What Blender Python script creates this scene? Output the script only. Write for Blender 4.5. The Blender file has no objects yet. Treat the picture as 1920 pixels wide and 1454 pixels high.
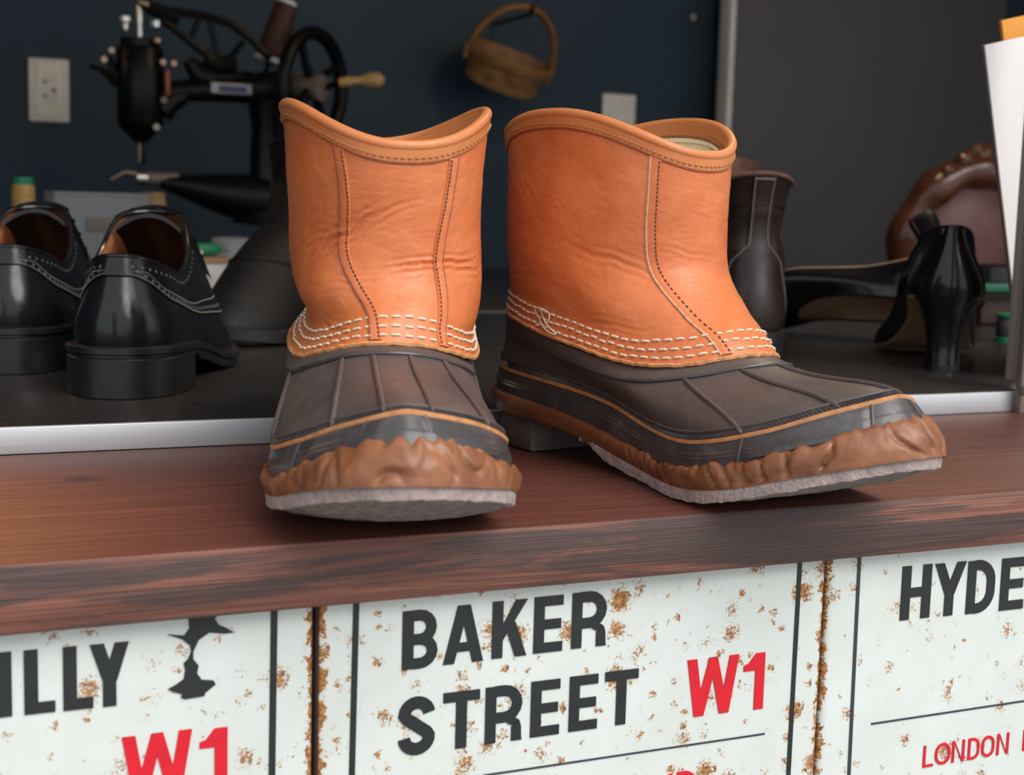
import bpy, bmesh, math, random
import numpy as np
from mathutils import Vector, Matrix, noise, Euler

random.seed(7)
SC = bpy.context.scene
COL = SC.collection
PI = math.pi
def RAD(a): return math.radians(a)

# ------------------------------------------------------------------ camera
FPX = 2671.0
YAW, PITCH, ROLL = 0.4208574, 0.12660049, 0.02760337
CAM = np.array([0.0, -0.552, 0.13822])
_f = np.array([math.sin(YAW)*math.cos(PITCH), math.cos(YAW)*math.cos(PITCH), -math.sin(PITCH)])
_r0 = np.array([math.cos(YAW), -math.sin(YAW), 0.0]); _u0 = np.cross(_r0, _f)
_r = math.cos(ROLL)*_r0 + math.sin(ROLL)*_u0
_u = -math.sin(ROLL)*_r0 + math.cos(ROLL)*_u0
cam = bpy.data.cameras.new('camera'); camo = bpy.data.objects.new('camera', cam); COL.objects.link(camo)
camo.matrix_world = Matrix(((_r[0], _u[0], -_f[0], CAM[0]), (_r[1], _u[1], -_f[1], CAM[1]), (_r[2], _u[2], -_f[2], CAM[2]), (0, 0, 0, 1)))
cam.sensor_fit = 'HORIZONTAL'; cam.sensor_width = 36.0; cam.lens = FPX/1920*36.0
cam.clip_start = 0.02; cam.clip_end = 50
cam.dof.use_dof = True; cam.dof.focus_distance = 0.73; cam.dof.aperture_fstop = 12.5
SC.camera = camo

# ------------------------------------------------------------------ light and exposure
world = bpy.data.worlds.new('overcast'); SC.world = world; world.use_nodes = True
bg = world.node_tree.nodes['Background']
bg.inputs[0].default_value = (0.93, 0.97, 1.0, 1); bg.inputs[1].default_value = 0.80
sun = bpy.data.lights.new('sun', 'SUN'); sun.energy = 2.3; sun.angle = RAD(44); sun.color = (1.0, 0.97, 0.93)
suno = bpy.data.objects.new('sun', sun); COL.objects.link(suno)
suno.rotation_euler = Vector((-0.22, 0.64, -0.68)).to_track_quat('-Z', 'Y').to_euler()
def lamp(name, loc, power, color, radius):
    l = bpy.data.lights.new(name, 'POINT'); l.energy = power; l.color = color; l.shadow_soft_size = radius
    o = bpy.data.objects.new(name, l); COL.objects.link(o); o.location = loc
lamp('shop_lamp', (1.15, .80, .95), 5.5, (1.0, 0.72, 0.42), 0.06)
lamp('bench_lamp', (-0.42, 1.55, 0.62), 1.2, (1.0, 0.66, 0.33), 0.06)
def spot(name, loc, aim, power, color, size, blend, radius):
    l = bpy.data.lights.new(name, 'SPOT'); l.energy = power; l.color = color; l.spot_size = RAD(size); l.spot_blend = blend; l.shadow_soft_size = radius
    o = bpy.data.objects.new(name, l); COL.objects.link(o); o.location = loc; o.rotation_euler = (Vector(aim)-Vector(loc)).to_track_quat('-Z', 'Y').to_euler()
spot('ceiling_spotlight', (-.55, 1.05, 1.45), (-.06, .12, 0), 150, (1.0, .60, .22), 12, 1.0, .03)
SC.view_settings.view_transform = 'Standard'; SC.view_settings.look = 'None'
SC.view_settings.exposure = 0.35; SC.view_settings.gamma = 1.0; SC.view_settings.use_curve_mapping = False

# ------------------------------------------------------------------ helpers
def pt(px, py, Y):
    """point on the vertical plane y = Y that the photograph shows at px, py"""
    d = (px-960)/FPX*_r - (py-727)/FPX*_u + _f
    t = (Y-CAM[1])/d[1]; return CAM + t*d
def ptz(px, py, Z):
    d = (px-960)/FPX*_r - (py-727)/FPX*_u + _f
    t = (Z-CAM[2])/d[2]; return CAM + t*d

def obj(name, verts, faces, m, parent=None, smooth=True, recalc=True):
    me = bpy.data.meshes.new(name)
    me.from_pydata([tuple(map(float, v)) for v in verts], [], [tuple(f) for f in faces])
    if recalc:
        b = bmesh.new(); b.from_mesh(me); bmesh.ops.recalc_face_normals(b, faces=b.faces[:]); b.to_mesh(me); b.free()
    me.update()
    if smooth:
        me.polygons.foreach_set('use_smooth', [True]*len(me.polygons))
        try: me.set_sharp_from_angle(angle=RAD(42 if smooth is True else smooth))
        except Exception: pass
    me.materials.append(m)
    o = bpy.data.objects.new(name, me); COL.objects.link(o)
    if parent is not None: o.parent = parent
    return o
def tag(o, label, cat=None, group=None, kind=None):
    if label: o['label'] = label
    if cat: o['category'] = cat
    if group: o['group'] = group
    if kind: o['kind'] = kind
    return o
def thing(name, label, cat, loc=(0, 0, 0), rot=(0, 0, 0), group=None, kind=None):
    o = bpy.data.objects.new(name, None); COL.objects.link(o); o.empty_display_size = 0.02
    o.location = tuple(map(float, loc)); o.rotation_euler = rot
    return tag(o, label, cat, group, kind)

class MB:
    def __init__(s): s.v = []; s.f = []
    def add(s, v, f):
        n = len(s.v); s.v += [tuple(map(float, a)) for a in v]; s.f += [tuple(i+n for i in a) for a in f]; return s
    def build(s, name, m, parent=None, smooth=True): return obj(name, s.v, s.f, m, parent, smooth)
def loft(rings, closed=True, cap0=False, cap1=False):
    n = len(rings[0]); v = [p for r in rings for p in r]; f = []
    for i in range(len(rings)-1):
        for j in range(n if closed else n-1):
            k = (j+1) % n
            f.append((i*n+j, i*n+k, (i+1)*n+k, (i+1)*n+j))
    if cap0: f.append(tuple(range(n-1, -1, -1)))
    if cap1: f.append(tuple(range((len(rings)-1)*n, len(rings)*n)))
    return v, f
def tube(pts, rad, n=8, closed=False, flat=1.0, up=None):
    pts = [Vector(tuple(map(float, p))) for p in pts]; N = len(pts)
    if not hasattr(rad, '__len__'): rad = [rad]*N
    rings = []; prev = None
    for i, p in enumerate(pts):
        if closed: d = pts[(i+1) % N]-pts[i-1]
        else: d = pts[min(i+1, N-1)]-pts[max(i-1, 0)]
        d.normalize()
        if up is not None: a = Vector(up)
        elif prev is None: a = Vector((0, 0, 1)) if abs(d.z) < .9 else Vector((1, 0, 0))
        else: a = prev
        a = a - d*a.dot(d); a.normalize(); prev = a; b = d.cross(a)
        rings.append([p + (a*math.cos(2*PI*k/n)*flat + b*math.sin(2*PI*k/n))*rad[i] for k in range(n)])
    if closed: rings.append(rings[0]); return loft(rings)
    return loft(rings, True, True, True)
def boxm(c, s, bev=0.0, rot=None):
    b = bmesh.new(); bmesh.ops.create_cube(b, size=1.0)
    for v in b.verts: v.co = Vector((v.co.x*s[0], v.co.y*s[1], v.co.z*s[2]))
    if bev > 0: bmesh.ops.bevel(b, geom=b.edges[:], offset=bev, segments=2, profile=0.5, affect='EDGES')
    M4 = Matrix.Translation(tuple(map(float, c))) @ (Euler(rot).to_matrix().to_4x4() if rot else Matrix())
    v = [tuple(M4 @ a.co) for a in b.verts]; b.verts.index_update(); f = [tuple(x.index for x in a.verts) for a in b.faces]; b.free()
    return v, f
def box(name, c, s, m, parent=None, bev=0.002, rot=None):
    v, f = boxm(c, s, bev, rot); return obj(name, v, f, m, parent, 30)
def lathe(prof, n=24, axis='z', c=(0, 0, 0), rx=1, ry=1):
    rings = []
    for r, h in prof:
        ring = []
        for k in range(n):
            a = 2*PI*k/n; x, y = r*math.cos(a)*rx, r*math.sin(a)*ry
            q = (x, y, h) if axis == 'z' else ((h, x, y) if axis == 'x' else (x, h, y))
            ring.append((q[0]+c[0], q[1]+c[1], q[2]+c[2]))
        rings.append(ring)
    return loft(rings, True, prof[0][0] > 1e-5, prof[-1][0] > 1e-5)
def prism(poly, y0, y1):
    """polygon in x,z pushed from y0 to y1"""
    n = len(poly); v = [(x, y0, z) for x, z in poly]+[(x, y1, z) for x, z in poly]
    f = [tuple(range(n)), tuple(range(2*n-1, n-1, -1))]+[(i, (i+1) % n, n+(i+1) % n, n+i) for i in range(n)]
    return v, f
def catmull(P, n=12, closed=True):
    P = np.array(P, float); N = len(P); o = []
    rng = range(N) if closed else range(N-1)
    for i in rng:
        a, b, c, d = (P[i-1], P[i], P[(i+1) % N], P[(i+2) % N]) if closed else (P[max(i-1, 0)], P[i], P[i+1], P[min(i+2, N-1)])
        for t in np.arange(n)/n: o.append(.5*(2*b+(c-a)*t+(2*a-5*b+4*c-d)*t*t+(-a+3*b-3*c+d)*t**3))
    if not closed: o.append(P[-1])
    return np.array(o)
from bisect import bisect_right
def smooth_interp(x, xs, ys):
    """smooth cubic through the keys"""
    n = len(xs); i = min(max(bisect_right(xs, x)-1, 0), n-2); h = xs[i+1]-xs[i]; t = min(max((x-xs[i])/h, 0), 1)
    def sl(j):
        if j <= 0: return (ys[1]-ys[0])/(xs[1]-xs[0])
        if j >= n-1: return (ys[-1]-ys[-2])/(xs[-1]-xs[-2])
        return (ys[j+1]-ys[j-1])/(xs[j+1]-xs[j-1])
    m0, m1 = sl(i)*h, sl(i+1)*h
    return (2*t**3-3*t*t+1)*ys[i]+(t**3-2*t*t+t)*m0+(-2*t**3+3*t*t)*ys[i+1]+(t**3-t*t)*m1
def nz(p, s, o=0.0): return noise.noise(Vector((p[0]*s+o, p[1]*s+o*1.7, p[2]*s-o)))

# ------------------------------------------------------------------ materials
class NT:
    def __init__(s, name):
        s.m = bpy.data.materials.new(name); s.m.use_nodes = True; s.t = s.m.node_tree
        s.b = s.t.nodes['Principled BSDF']; s.tc = s.t.nodes.new('ShaderNodeTexCoord'); s.P = s.tc.outputs['Object']
    def link(s, a, b): s.t.links.new(a, b)
    def _in(s, sock, v):
        if isinstance(v, bpy.types.NodeSocket): s.link(v, sock)
        elif v is not None: sock.default_value = v
    def mapping(s, scale=(1, 1, 1), vec=None, loc=(0, 0, 0), rot=(0, 0, 0)):
        n = s.t.nodes.new('ShaderNodeMapping'); s.link(vec or s.P, n.inputs[0]); n.inputs[1].default_value = loc; n.inputs[2].default_value = rot; n.inputs[3].default_value = scale; return n.outputs[0]
    def noise(s, scale, detail=4, rough=.55, vec=None, dist=0.0, color=False):
        n = s.t.nodes.new('ShaderNodeTexNoise'); s.link(vec or s.P, n.inputs['Vector'])
        n.inputs['Scale'].default_value = scale; n.inputs['Detail'].default_value = detail; n.inputs['Roughness'].default_value = rough; n.inputs['Distortion'].default_value = dist
        return n.outputs['Color' if color else 'Fac']
    def voronoi(s, scale, vec=None, feature='F1'):
        n = s.t.nodes.new('ShaderNodeTexVoronoi'); n.feature = feature; s.link(vec or s.P, n.inputs['Vector']); n.inputs['Scale'].default_value = scale; return n
    def ramp(s, fac, stops, interp='LINEAR'):
        n = s.t.nodes.new('ShaderNodeValToRGB'); s.link(fac, n.inputs[0]); e = n.color_ramp; e.interpolation = interp
        while len(e.elements) > 1: e.elements.remove(e.elements[-1])
        for i, (p, c) in enumerate(stops):
            el = e.elements[0] if i == 0 else e.elements.new(p)
            el.position = p; c = c if hasattr(c, '__len__') else (c, c, c); el.color = (c[0], c[1], c[2], 1)
        return n.outputs[0]
    def mix(s, fac, a, b, mode='MIX'):
        n = s.t.nodes.new('ShaderNodeMix'); n.data_type = 'RGBA'; n.blend_type = mode
        s._in(n.inputs[0], fac)
        for sk, v in ((n.inputs[6], a), (n.inputs[7], b)): s._in(sk, (*v, 1) if isinstance(v, tuple) and len(v) == 3 else v)
        return n.outputs[2]
    def math(s, op, a, b=None, c=None):
        n = s.t.nodes.new('ShaderNodeMath'); n.operation = op
        s._in(n.inputs[0], a)
        if b is not None: s._in(n.inputs[1], b)
        if c is not None: s._in(n.inputs[2], c)
        return n.outputs[0]
    def sep(s, vec=None):
        n = s.t.nodes.new('ShaderNodeSeparateXYZ'); s.link(vec or s.P, n.inputs[0]); return n.outputs
    def bump(s, h, strength, dist, prev=None):
        n = s.t.nodes.new('ShaderNodeBump'); n.inputs['Strength'].default_value = strength; n.inputs['Distance'].default_value = dist
        s.link(h, n.inputs['Height'])
        if prev is not None: s.link(prev, n.inputs['Normal'])
        s.link(n.outputs[0], s.b.inputs['Normal']); return n.outputs[0]
    def set(s, **k):
        names = dict(color='Base Color', rough='Roughness', metal='Metallic', spec='Specular IOR Level', coat='Coat Weight', coatrough='Coat Roughness', trans='Transmission Weight', alpha='Alpha', ior='IOR', sheen='Sheen Weight', sss='Subsurface Weight')
        for a, v in k.items():
            s._in(s.b.inputs[names[a]], (*v, 1) if isinstance(v, tuple) and len(v) == 3 else v)
        return s
def simple(name, color, rough=.5, metal=0.0, var=.25, scale=60, bump=0.0, bscale=400, bdist=.0004, **k):
    m = NT(name); n = m.noise(scale, 4)
    dark = tuple(c*(1-var) for c in color); lite = tuple(min(1, c*(1+var)) for c in color)
    m.set(color=m.ramp(n, [(.3, dark), (.7, lite)]), rough=rough, metal=metal, **k)
    if bump: m.bump(m.noise(bscale, 3), bump, bdist)
    return m.m

def leather_mat(name, a, b, c, rough=.42, grain=1.0, spec=.45):
    m = NT(name)
    n1 = m.noise(18, 5, .6); n2 = m.noise(140, 4, .6)
    col = m.ramp(n1, [(.25, a), (.5, b), (.75, c)])
    col = m.mix(m.ramp(n2, [(.35, 0), (.75, .35)]), col, a)
    vo = m.voronoi(900, m.mapping((1, 1, 1)), 'DISTANCE_TO_EDGE')
    gr = m.ramp(vo.outputs['Distance'], [(0, 0), (.25, 1)])
    wr = m.noise(55, 6, .7, m.mapping((1, 1, 2.6)), 1.2)
    m.set(color=col, rough=m.ramp(n2, [(.3, rough-.07), (.7, rough+.1)]), spec=spec)
    p = m.bump(gr, .22*grain, .0003)
    p = m.bump(wr, .35*grain, .0010, p)
    m.bump(n2, .25*grain, .0004, p)
    return m.m
M = {}
M['leather'] = leather_mat('tan_leather', (.50, .118, .034), (.64, .182, .060), (.70, .240, .096), .34, .75)
M['leather_edge'] = simple('raw_leather_edge', (.55, .24, .09), .75, 0, .35, 300, .6, 900, .0006)
M['binding'] = leather_mat('binding_leather', (.54, .17, .055), (.60, .21, .07), (.64, .25, .10), .38, .5)
M['lining'] = simple('fleece_lining', (.86, .80, .58), .95, 0, .08, 200, .5, 500, .001)
def rubber(name, a, b, rough, scuff, scuffc):
    m = NT(name); n = m.noise(30, 5, .65); s = m.noise(90, 7, .75, m.mapping((1, 1, 1)), .6)
    sc = m.ramp(s, [(.52, 0), (.72, scuff)])
    col = m.mix(sc, m.ramp(n, [(.3, a), (.7, b)]), scuffc)
    m.set(color=col, rough=m.ramp(s, [(.3, rough-.06), (.7, rough+.18)]), spec=.5)
    m.bump(m.noise(350, 4), .12, .0004)
    return m.m
M['rubber'] = rubber('brown_rubber', (.075, .057, .053), (.100, .079, .074), .40, .30, (.17, .145, .14))
M['foxing'] = rubber('dark_foxing_rubber', (.048, .042, .043), (.070, .062, .064), .26, .45, (.17, .165, .18))
M['stripe'] = simple('orange_stripe', (.56, .25, .10), .5, 0, .2, 200)
def gum():
    m = NT('gum_rubber'); n = m.noise(40, 6, .65, None, .8); n2 = m.noise(260, 4)
    m.set(color=m.ramp(n, [(.28, (.13, .042, .018)), (.5, (.23, .082, .034)), (.72, (.33, .135, .062))]), rough=m.ramp(n2, [(.3, .32), (.7, .5)]), spec=.5)
    p = m.bump(n, .5, .0012); m.bump(n2, .2, .0004, p); return m.m
M['gum'] = gum()
M['tread'] = simple('crepe_tread', (.23, .185, .17), .95, 0, .45, 260, 1.0, 520, .003)
M['crepe'] = simple('crepe_sole', (.37, .29, .275), .9, 0, .25, 120, 1.0, 420, .0016)
M['heelrub'] = simple('heel_rubber', (.15, .12, .11), .7, 0, .25, 90, .4, 400)
M['thread_white'] = simple('cream_thread', (.68, .60, .48), .8, 0, .15, 800)
M['thread_dark'] = simple('dark_thread', (.10, .035, .025), .8, 0, .2, 800)
M['thread_tan'] = simple('tan_thread', (.42, .17, .06), .8, 0, .2, 800)
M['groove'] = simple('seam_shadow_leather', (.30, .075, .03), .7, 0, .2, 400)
M['edge_pale'] = simple('pale_cut_edge', (.60, .33, .19), .7, 0, .2, 400)
M['blackleather'] = leather_mat('black_polished_leather', (.006, .006, .007), (.008, .008, .010), (.012, .012, .014), .19, .18)
M['blacksole'] = simple('black_sole_edge', (.012, .011, .011), .38, 0, .3, 80, .3, 300)
M['blackmatte'] = leather_mat('black_matte_leather', (.004, .0035, .0033), (.006, .005, .0048), (.009, .0075, .007), .55, .6, .2)
M['tanlining'] = simple('tan_shoe_lining', (.36, .13, .045), .7, 0, .3, 90, .5, 400)
M['brownboot'] = leather_mat('dark_brown_leather', (.014, .008, .007), (.023, .013, .011), (.034, .019, .016), .32, .6)
M['brownlining'] = simple('brown_suede_lining', (.13, .06, .04), .95, 0, .3, 150, .8, 500)
M['graythread'] = simple('grey_thread', (.20, .18, .155), .8, 0, .2, 800)
M['blackthread'] = simple('grey_black_thread', (.05, .05, .055), .7, 0, .2, 800)
M['patent'] = leather_mat('glossy_black_leather', (.004, .004, .005), (.006, .006, .007), (.008, .008, .010), .14, .12)
M['pumpsole'] = simple('tan_leather_sole', (.50, .33, .20), .6, 0, .12, 60)
M['pumplining'] = simple('beige_pump_lining', (.55, .38, .25), .7, 0, .12, 60)
M['iron'] = simple('black_enamel', (.0035, .0035, .004), .38, 0, .2, 60, spec=.22)
M['steel'] = simple('bright_steel', (.72, .71, .67), .28, 1.0, .1, 100)
M['brass'] = simple('worn_brass_screw', (.38, .26, .18), .35, 1.0, .15, 100)
M['copper'] = simple('copper_pipe', (.30, .09, .05), .4, .8, .2, 100)
M['knobwood'] = simple('pale_turned_wood', (.52, .32, .13), .45, 0, .2, 90)
M['brownthread'] = simple('brown_thread_wound', (.050, .015, .009), .6, 0, .35, 200, .8, 900)
M['goldthread'] = simple('gold_thread_wound', (.36, .22, .06), .55, 0, .3, 200, .8, 900)
M['cork'] = simple('tan_thread_wound', (.28, .19, .08), .8, 0, .25, 200)
M['greenplastic'] = simple('green_plastic', (.01, .20, .09), .4, 0, .15, 50)
M['whiteplastic'] = simple('white_plastic', (.80, .79, .76), .4, 0, .06, 50)
M['socket'] = simple('pale_socket_face', (.86, .88, .76), .35, 0, .05, 50)
M['slot'] = simple('dark_slot', (.03, .03, .03), .6)
M['badge'] = simple('pale_enamel_badge', (.42, .38, .40), .4, 0, .2, 300)
M['badgeblue'] = simple('blue_enamel', (.03, .035, .16), .4, 0, .2, 300)
M['basket'] = simple('bent_wood', (.27, .135, .045), .55, 0, .35, 40, .4, 200)
M['white'] = simple('white_card', (.70, .67, .66), .7, 0, .04, 20)
M['cardedge'] = simple('dark_card_edge', (.12, .10, .09), .7)
M['orange'] = simple('orange_card', (.66, .26, .02), .6, 0, .08, 20)
M['carton'] = simple('white_carton', (.50, .48, .46), .7, 0, .08, 40)
M['kraft'] = simple('kraft_card', (.34, .19, .09), .8, 0, .15, 60)
M['chairwood'] = simple('carved_mahogany', (.085, .028, .012), .22, 0, .4, 30, .3, 90, .002)
M['chairleather'] = simple('oxblood_leather', (.10, .035, .026), .5, 0, .2, 40)
M['redbox'] = simple('dark_red_box', (.045, .015, .012), .6, 0, .2, 40)
M['frosted'] = NT('frosted_plastic').set(color=(.55, .57, .60), rough=.45, trans=.75, alpha=.55, ior=1.3).m
M['clear'] = NT('clear_plastic').set(color=(.75, .76, .76), rough=.3, trans=.6, alpha=.6, ior=1.3).m
M['glass'] = NT('green_edge_glass').set(color=(.10, .62, .36), rough=.05, trans=.85, ior=1.45).m
def alu(name, c, rough, metal=.55):
    m = NT(name); n = m.noise(60, 5, .6, m.mapping((.4, 6, 40)))
    m.set(color=m.ramp(n, [(.3, tuple(x*.88 for x in c)), (.7, c)]), rough=m.ramp(n, [(.3, rough-.06), (.7, rough+.08)]), metal=metal)
    m.bump(n, .06, .0003); return m.m
M['alu'] = alu('brushed_aluminium', (.62, .63, .66), .42)
M['alu_dark'] = alu('anodised_bronze', (.22, .175, .155), .45, .2)
M['alu_gray'] = alu('grey_aluminium', (.50, .46, .43), .45, .15)
def walls():
    m = NT('navy_wall_paint'); n = m.noise(3, 4); m.set(color=m.ramp(n, [(.3, (.0210, .0430, .0700)), (.7, (.026, .0520, .084))]), rough=.6, spec=.3); m.bump(m.noise(300, 3), .08, .0005); M['navy'] = m.m
    m = NT('charcoal_panel_paint'); n = m.noise(4, 4); m.set(color=m.ramp(n, [(.3, (.098, .098, .107)), (.7, (.112, .112, .121))]), rough=.55, spec=.35); m.bump(m.noise(300, 3), .05, .0005); M['charcoal'] = m.m
    m = NT('dark_counter_laminate'); g = m.noise(30, 6, .65, m.mapping((1.0, 14, 14))); sp = m.noise(240, 2)
    col = m.ramp(g, [(.3, (.016, .014, .013)), (.7, (.032, .027, .025))]); col = m.mix(m.ramp(sp, [(.76, 0), (.80, .5)]), col, (.16, .15, .14))
    m.set(color=col, rough=m.ramp(g, [(.3, .22), (.7, .34)]), spec=.45); m.bump(g, .08, .0005); M['counter'] = m.m
    M['plaster'] = simple('grey_ceiling_paint', (.35, .34, .33), .8, 0, .05, 10)
    M['concrete'] = simple('pavement_concrete', (.30, .29, .28), .9, 0, .2, 8, .4, 60, .004)
    M['flooring'] = simple('dark_shop_floor', (.05, .04, .035), .6, 0, .2, 8)
walls()
_k = ptz(155, 899, 0); _k2 = ptz(1820, 840, 0)
KNOTS = [(float(_k[0]), float(_k[1]), .012, .008, (.04, .016, .013)), (float(_k2[0]), float(_k2[1]), .010, .006, (.06, .03, .026))]
def wood(name, front):
    m = NT(name)
    warp = m.noise(2.2, 3, .5); zz = m.sep()
    fine = m.noise(14, 8, .75, m.mapping((.50, 30, 30)))
    rings = m.noise(6.5, 3, .5, m.mapping((.12, 11.0, 16.0)), .30)
    lines = m.ramp(rings, [(.34, 0), (.385, 1), (.41, .1), (.455, .9), (.475, .05), (.52, 1), (.54, .05), (.60, .9), (.625, .05), (.68, .8), (.71, 0)])
    if front:
        base = m.ramp(fine, [(.28, (.095, .034, .025)), (.5, (.200, .074, .050)), (.74, (.36, .155, .100))])
        stain = m.noise(9, 5, .7, m.mapping((.45, 4, 5.5)), .6)
        col = m.mix(m.ramp(stain, [(.455, 0), (.525, .86)]), base, (.050, .040, .039))
        col = m.mix(m.math('MULTIPLY', lines, .45), col, (.055, .022, .018))
    else:
        base = m.ramp(fine, [(.28, (.085, .025, .017)), (.5, (.135, .042, .028)), (.74, (.205, .074, .050))])
        col = m.mix(m.math('MULTIPLY', lines, .62), base, (.060, .019, .014))
        blot = m.noise(7, 4, .6, m.mapping((.4, 1.6, 1.6)))
        col = m.mix(m.ramp(blot, [(.58, 0), (.72, .35)]), col, (.055, .026, .024))
        for cx, cy, rx, ry, cc in KNOTS:
            x, y, z = m.sep(); d = m.math('SQRT', m.math('ADD', m.math('POWER', m.math('MULTIPLY', m.math('SUBTRACT', x, cx), 1/rx), 2.0), m.math('POWER', m.math('MULTIPLY', m.math('SUBTRACT', y, cy), 1/ry), 2.0)))
            d = m.math('ADD', d, m.math('MULTIPLY', m.math('SUBTRACT', m.noise(160, 4, .7, m.mapping((.4, 1, 1))), .5), 1.6))
            col = m.mix(m.ramp(d, [(.45, .9), (1.0, 0)]), col, cc)
        scr = m.noise(60, 5, .8, m.mapping((.35, 2.2, 1), None, (3, 1, 0)), 1.6)
        col = m.mix(m.ramp(scr, [(.70, 0), (.73, .7)]), col, (.38, .27, .23))
    m.set(color=col, rough=m.ramp(fine, [(.3, .40), (.7, .58)]), spec=.42)
    p = m.bump(fine, .30, .0012); m.bump(lines, .2, .0010, p)
    return m.m
M['wood_top'] = wood('stained_pine_top', False)
M['wood_front'] = wood('weathered_stained_pine_front', True)

# ------------------------------------------------------------------ the setting
D, T, RH = 0.2366, 0.0283, 0.0146          # ledge depth, thickness, rail height
def struct(name, c, s, m, bev=0.0):
    o = box(name, c, s, m, None, bev); o['kind'] = 'structure'; return o
X0, X1, YB, ZF, ZC = -1.25, 3.2, 2.05, -0.80, 1.65
struct('floor', ((X0+X1)/2, 1.13, ZF-.02), (X1-X0, 2.0, .04), M['flooring'])
struct('pavement', (0.6, -2.0, ZF-.03), (12, 4.2, .06), M['concrete'])
struct('wall_back', ((X0+X1)/2, YB+.05, .42), (X1-X0, .10, 2.5), M['navy'])
struct('wall_left', (X0-.05, 1.1, .42), (.10, 2.0, 2.5), M['navy'])
struct('wall_right', (X1+.05, 1.1, .42), (.10, 2.0, 2.5), M['navy'])
struct('ceiling', ((X0+X1)/2, 1.1, ZC+.05), (X1-X0+.2, 2.0, .10), M['plaster'])
struct('shade_wall_upper', ((X0+X1)/2, .30, 1.25), (X1-X0, .08, .80), M['plaster'])  # unseen wall above the opening, added to keep daylight off the interior
struct('wall_front', ((X0+X1)/2, .07, -.43), (X1-X0, .06, .74), M['flooring'])
# E: contents follow
# ---- ledge board
v, f = boxm((0.55, D/2, -T/2), (3.4, D, T), 0.0022)
ledge = obj('wooden_ledge', v, f, M['wood_top'], None, 30)
ledge.data.materials.append(M['wood_front'])
for p in ledge.data.polygons:
    if p.normal.y < -.75: p.material_index = 1
tag(ledge, 'long reddish brown stained wooden ledge under the tan boots', 'ledge')

# ---- window frame: rail along the ledge, jamb and bronze post at the right
win = thing('window_1', None, None, (0, D, 0), kind='structure')
v, f = boxm((0.55, .0015, RH/2), (3.4, .003, RH), .0006); rail = obj('sill_rail', v, f, M['alu'], win, 30)
jx = pt(1911, 600, D+.020)[0]
jamb = MB()
jamb.add(*boxm((jx, .020, .62), (.0085, .012, 1.20), .0008))
jamb.build('jamb', M['alu_gray'], win, 30)
v, f = boxm((jx-.0048, .012, .62), (.0022, .010, 1.20), .0006); obj('jamb_edge', v, f, M['alu'], win, 30)
px_ = pt(1925, 650, D-.004)[0]
post = box('post', (px_, -.006, .60), (.014, .006, 1.20), M['alu_dark'], win, .0008)
h = pt(1916, 733, D-.0095)
box('post_slot', (h[0]+.0005, -.0092, h[2]), (.004, .0012, .007), M['slot'], win, .0005)

# ---- counter and bench inside
ct = thing('display_counter', 'dark laminate display counter inside the shop carrying the black shoes', 'counter', (0.6, D+.003, 0))
box('counter_top', (0.35, .36, RH-.0125), (3.3, .716, .025), M['counter'], ct, .0008)
box('counter_front', (0.35, .04, -.405), (3.3, .018, .79), M['flooring'], ct, .001)
box('counter_back', (0.35, .69, -.405), (3.3, .018, .79), M['flooring'], ct, .001)
wb = thing('workbench', 'dark workbench along the navy wall under the sewing machine', 'bench', (0.3, 1.5, 0))
box('bench_top', (-.30, .02, RH-.015), (2.4, 1.04, .03), M['counter'], wb, .001)
for sx in (-1.45, .85):
    for sy in (-.44, .48): box('leg', (sx, sy, -.408), (.05, .05, .784), M['flooring'], wb, .002)

# ---- charcoal panel standing before the back wall
a = pt(1370, 200, 1.95); b = pt(1890, 20, 1.95)
pn = thing('partition_panel', 'tall charcoal grey partition panel with a pale edge strip', 'panel', (a[0], 1.95, ZF))
box('panel_board', ((b[0]-a[0])/2, .02, 1.22), (b[0]-a[0], .03, 2.44), M['charcoal'], pn, .001)
box('edge_strip', (-.005, .017, 1.22), (.012, .042, 2.44), M['whiteplastic'], pn, .001)

# ------------------------------------------------------------------ lettering
def rect(x0, y0, x1, y1): return [(x0, y0), (x1, y0), (x1, y1), (x0, y1)]
def para(xb, xt, w, y0=0.0, y1=1.0): return [(xb, y0), (xb+w, y0), (xt+w, y1), (xt, y1)]
def arc(cx, cy, rx, ry, a0, a1, n=8): return [(cx+rx*math.cos(RAD(a0+(a1-a0)*i/n)), cy+ry*math.sin(RAD(a0+(a1-a0)*i/n))) for i in range(n+1)]
def stroke(path, w, closed=False):
    P = [Vector(p) for p in path]; N = len(P); L, R_ = [], []
    for i in range(N):
        a = P[i-1] if (i or closed) else None; c = P[(i+1) % N] if (i < N-1 or closed) else None
        d1 = (P[i]-a).normalized() if a is not None else None; d2 = (c-P[i]).normalized() if c is not None else None
        if d1 is None: d1 = d2
        if d2 is None: d2 = d1
        n1 = Vector((-d1.y, d1.x)); n2 = Vector((-d2.y, d2.x)); m = (n1+n2).normalized(); k = min(w/2/max(m.dot(n1), .35), w)
        L.append(P[i]+m*k); R_.append(P[i]-m*k)
    out = []
    for i in range(N if closed else N-1):
        j = (i+1) % N; out.append([tuple(L[i]), tuple(L[j]), tuple(R_[j]), tuple(R_[i])])
    return out
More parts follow.
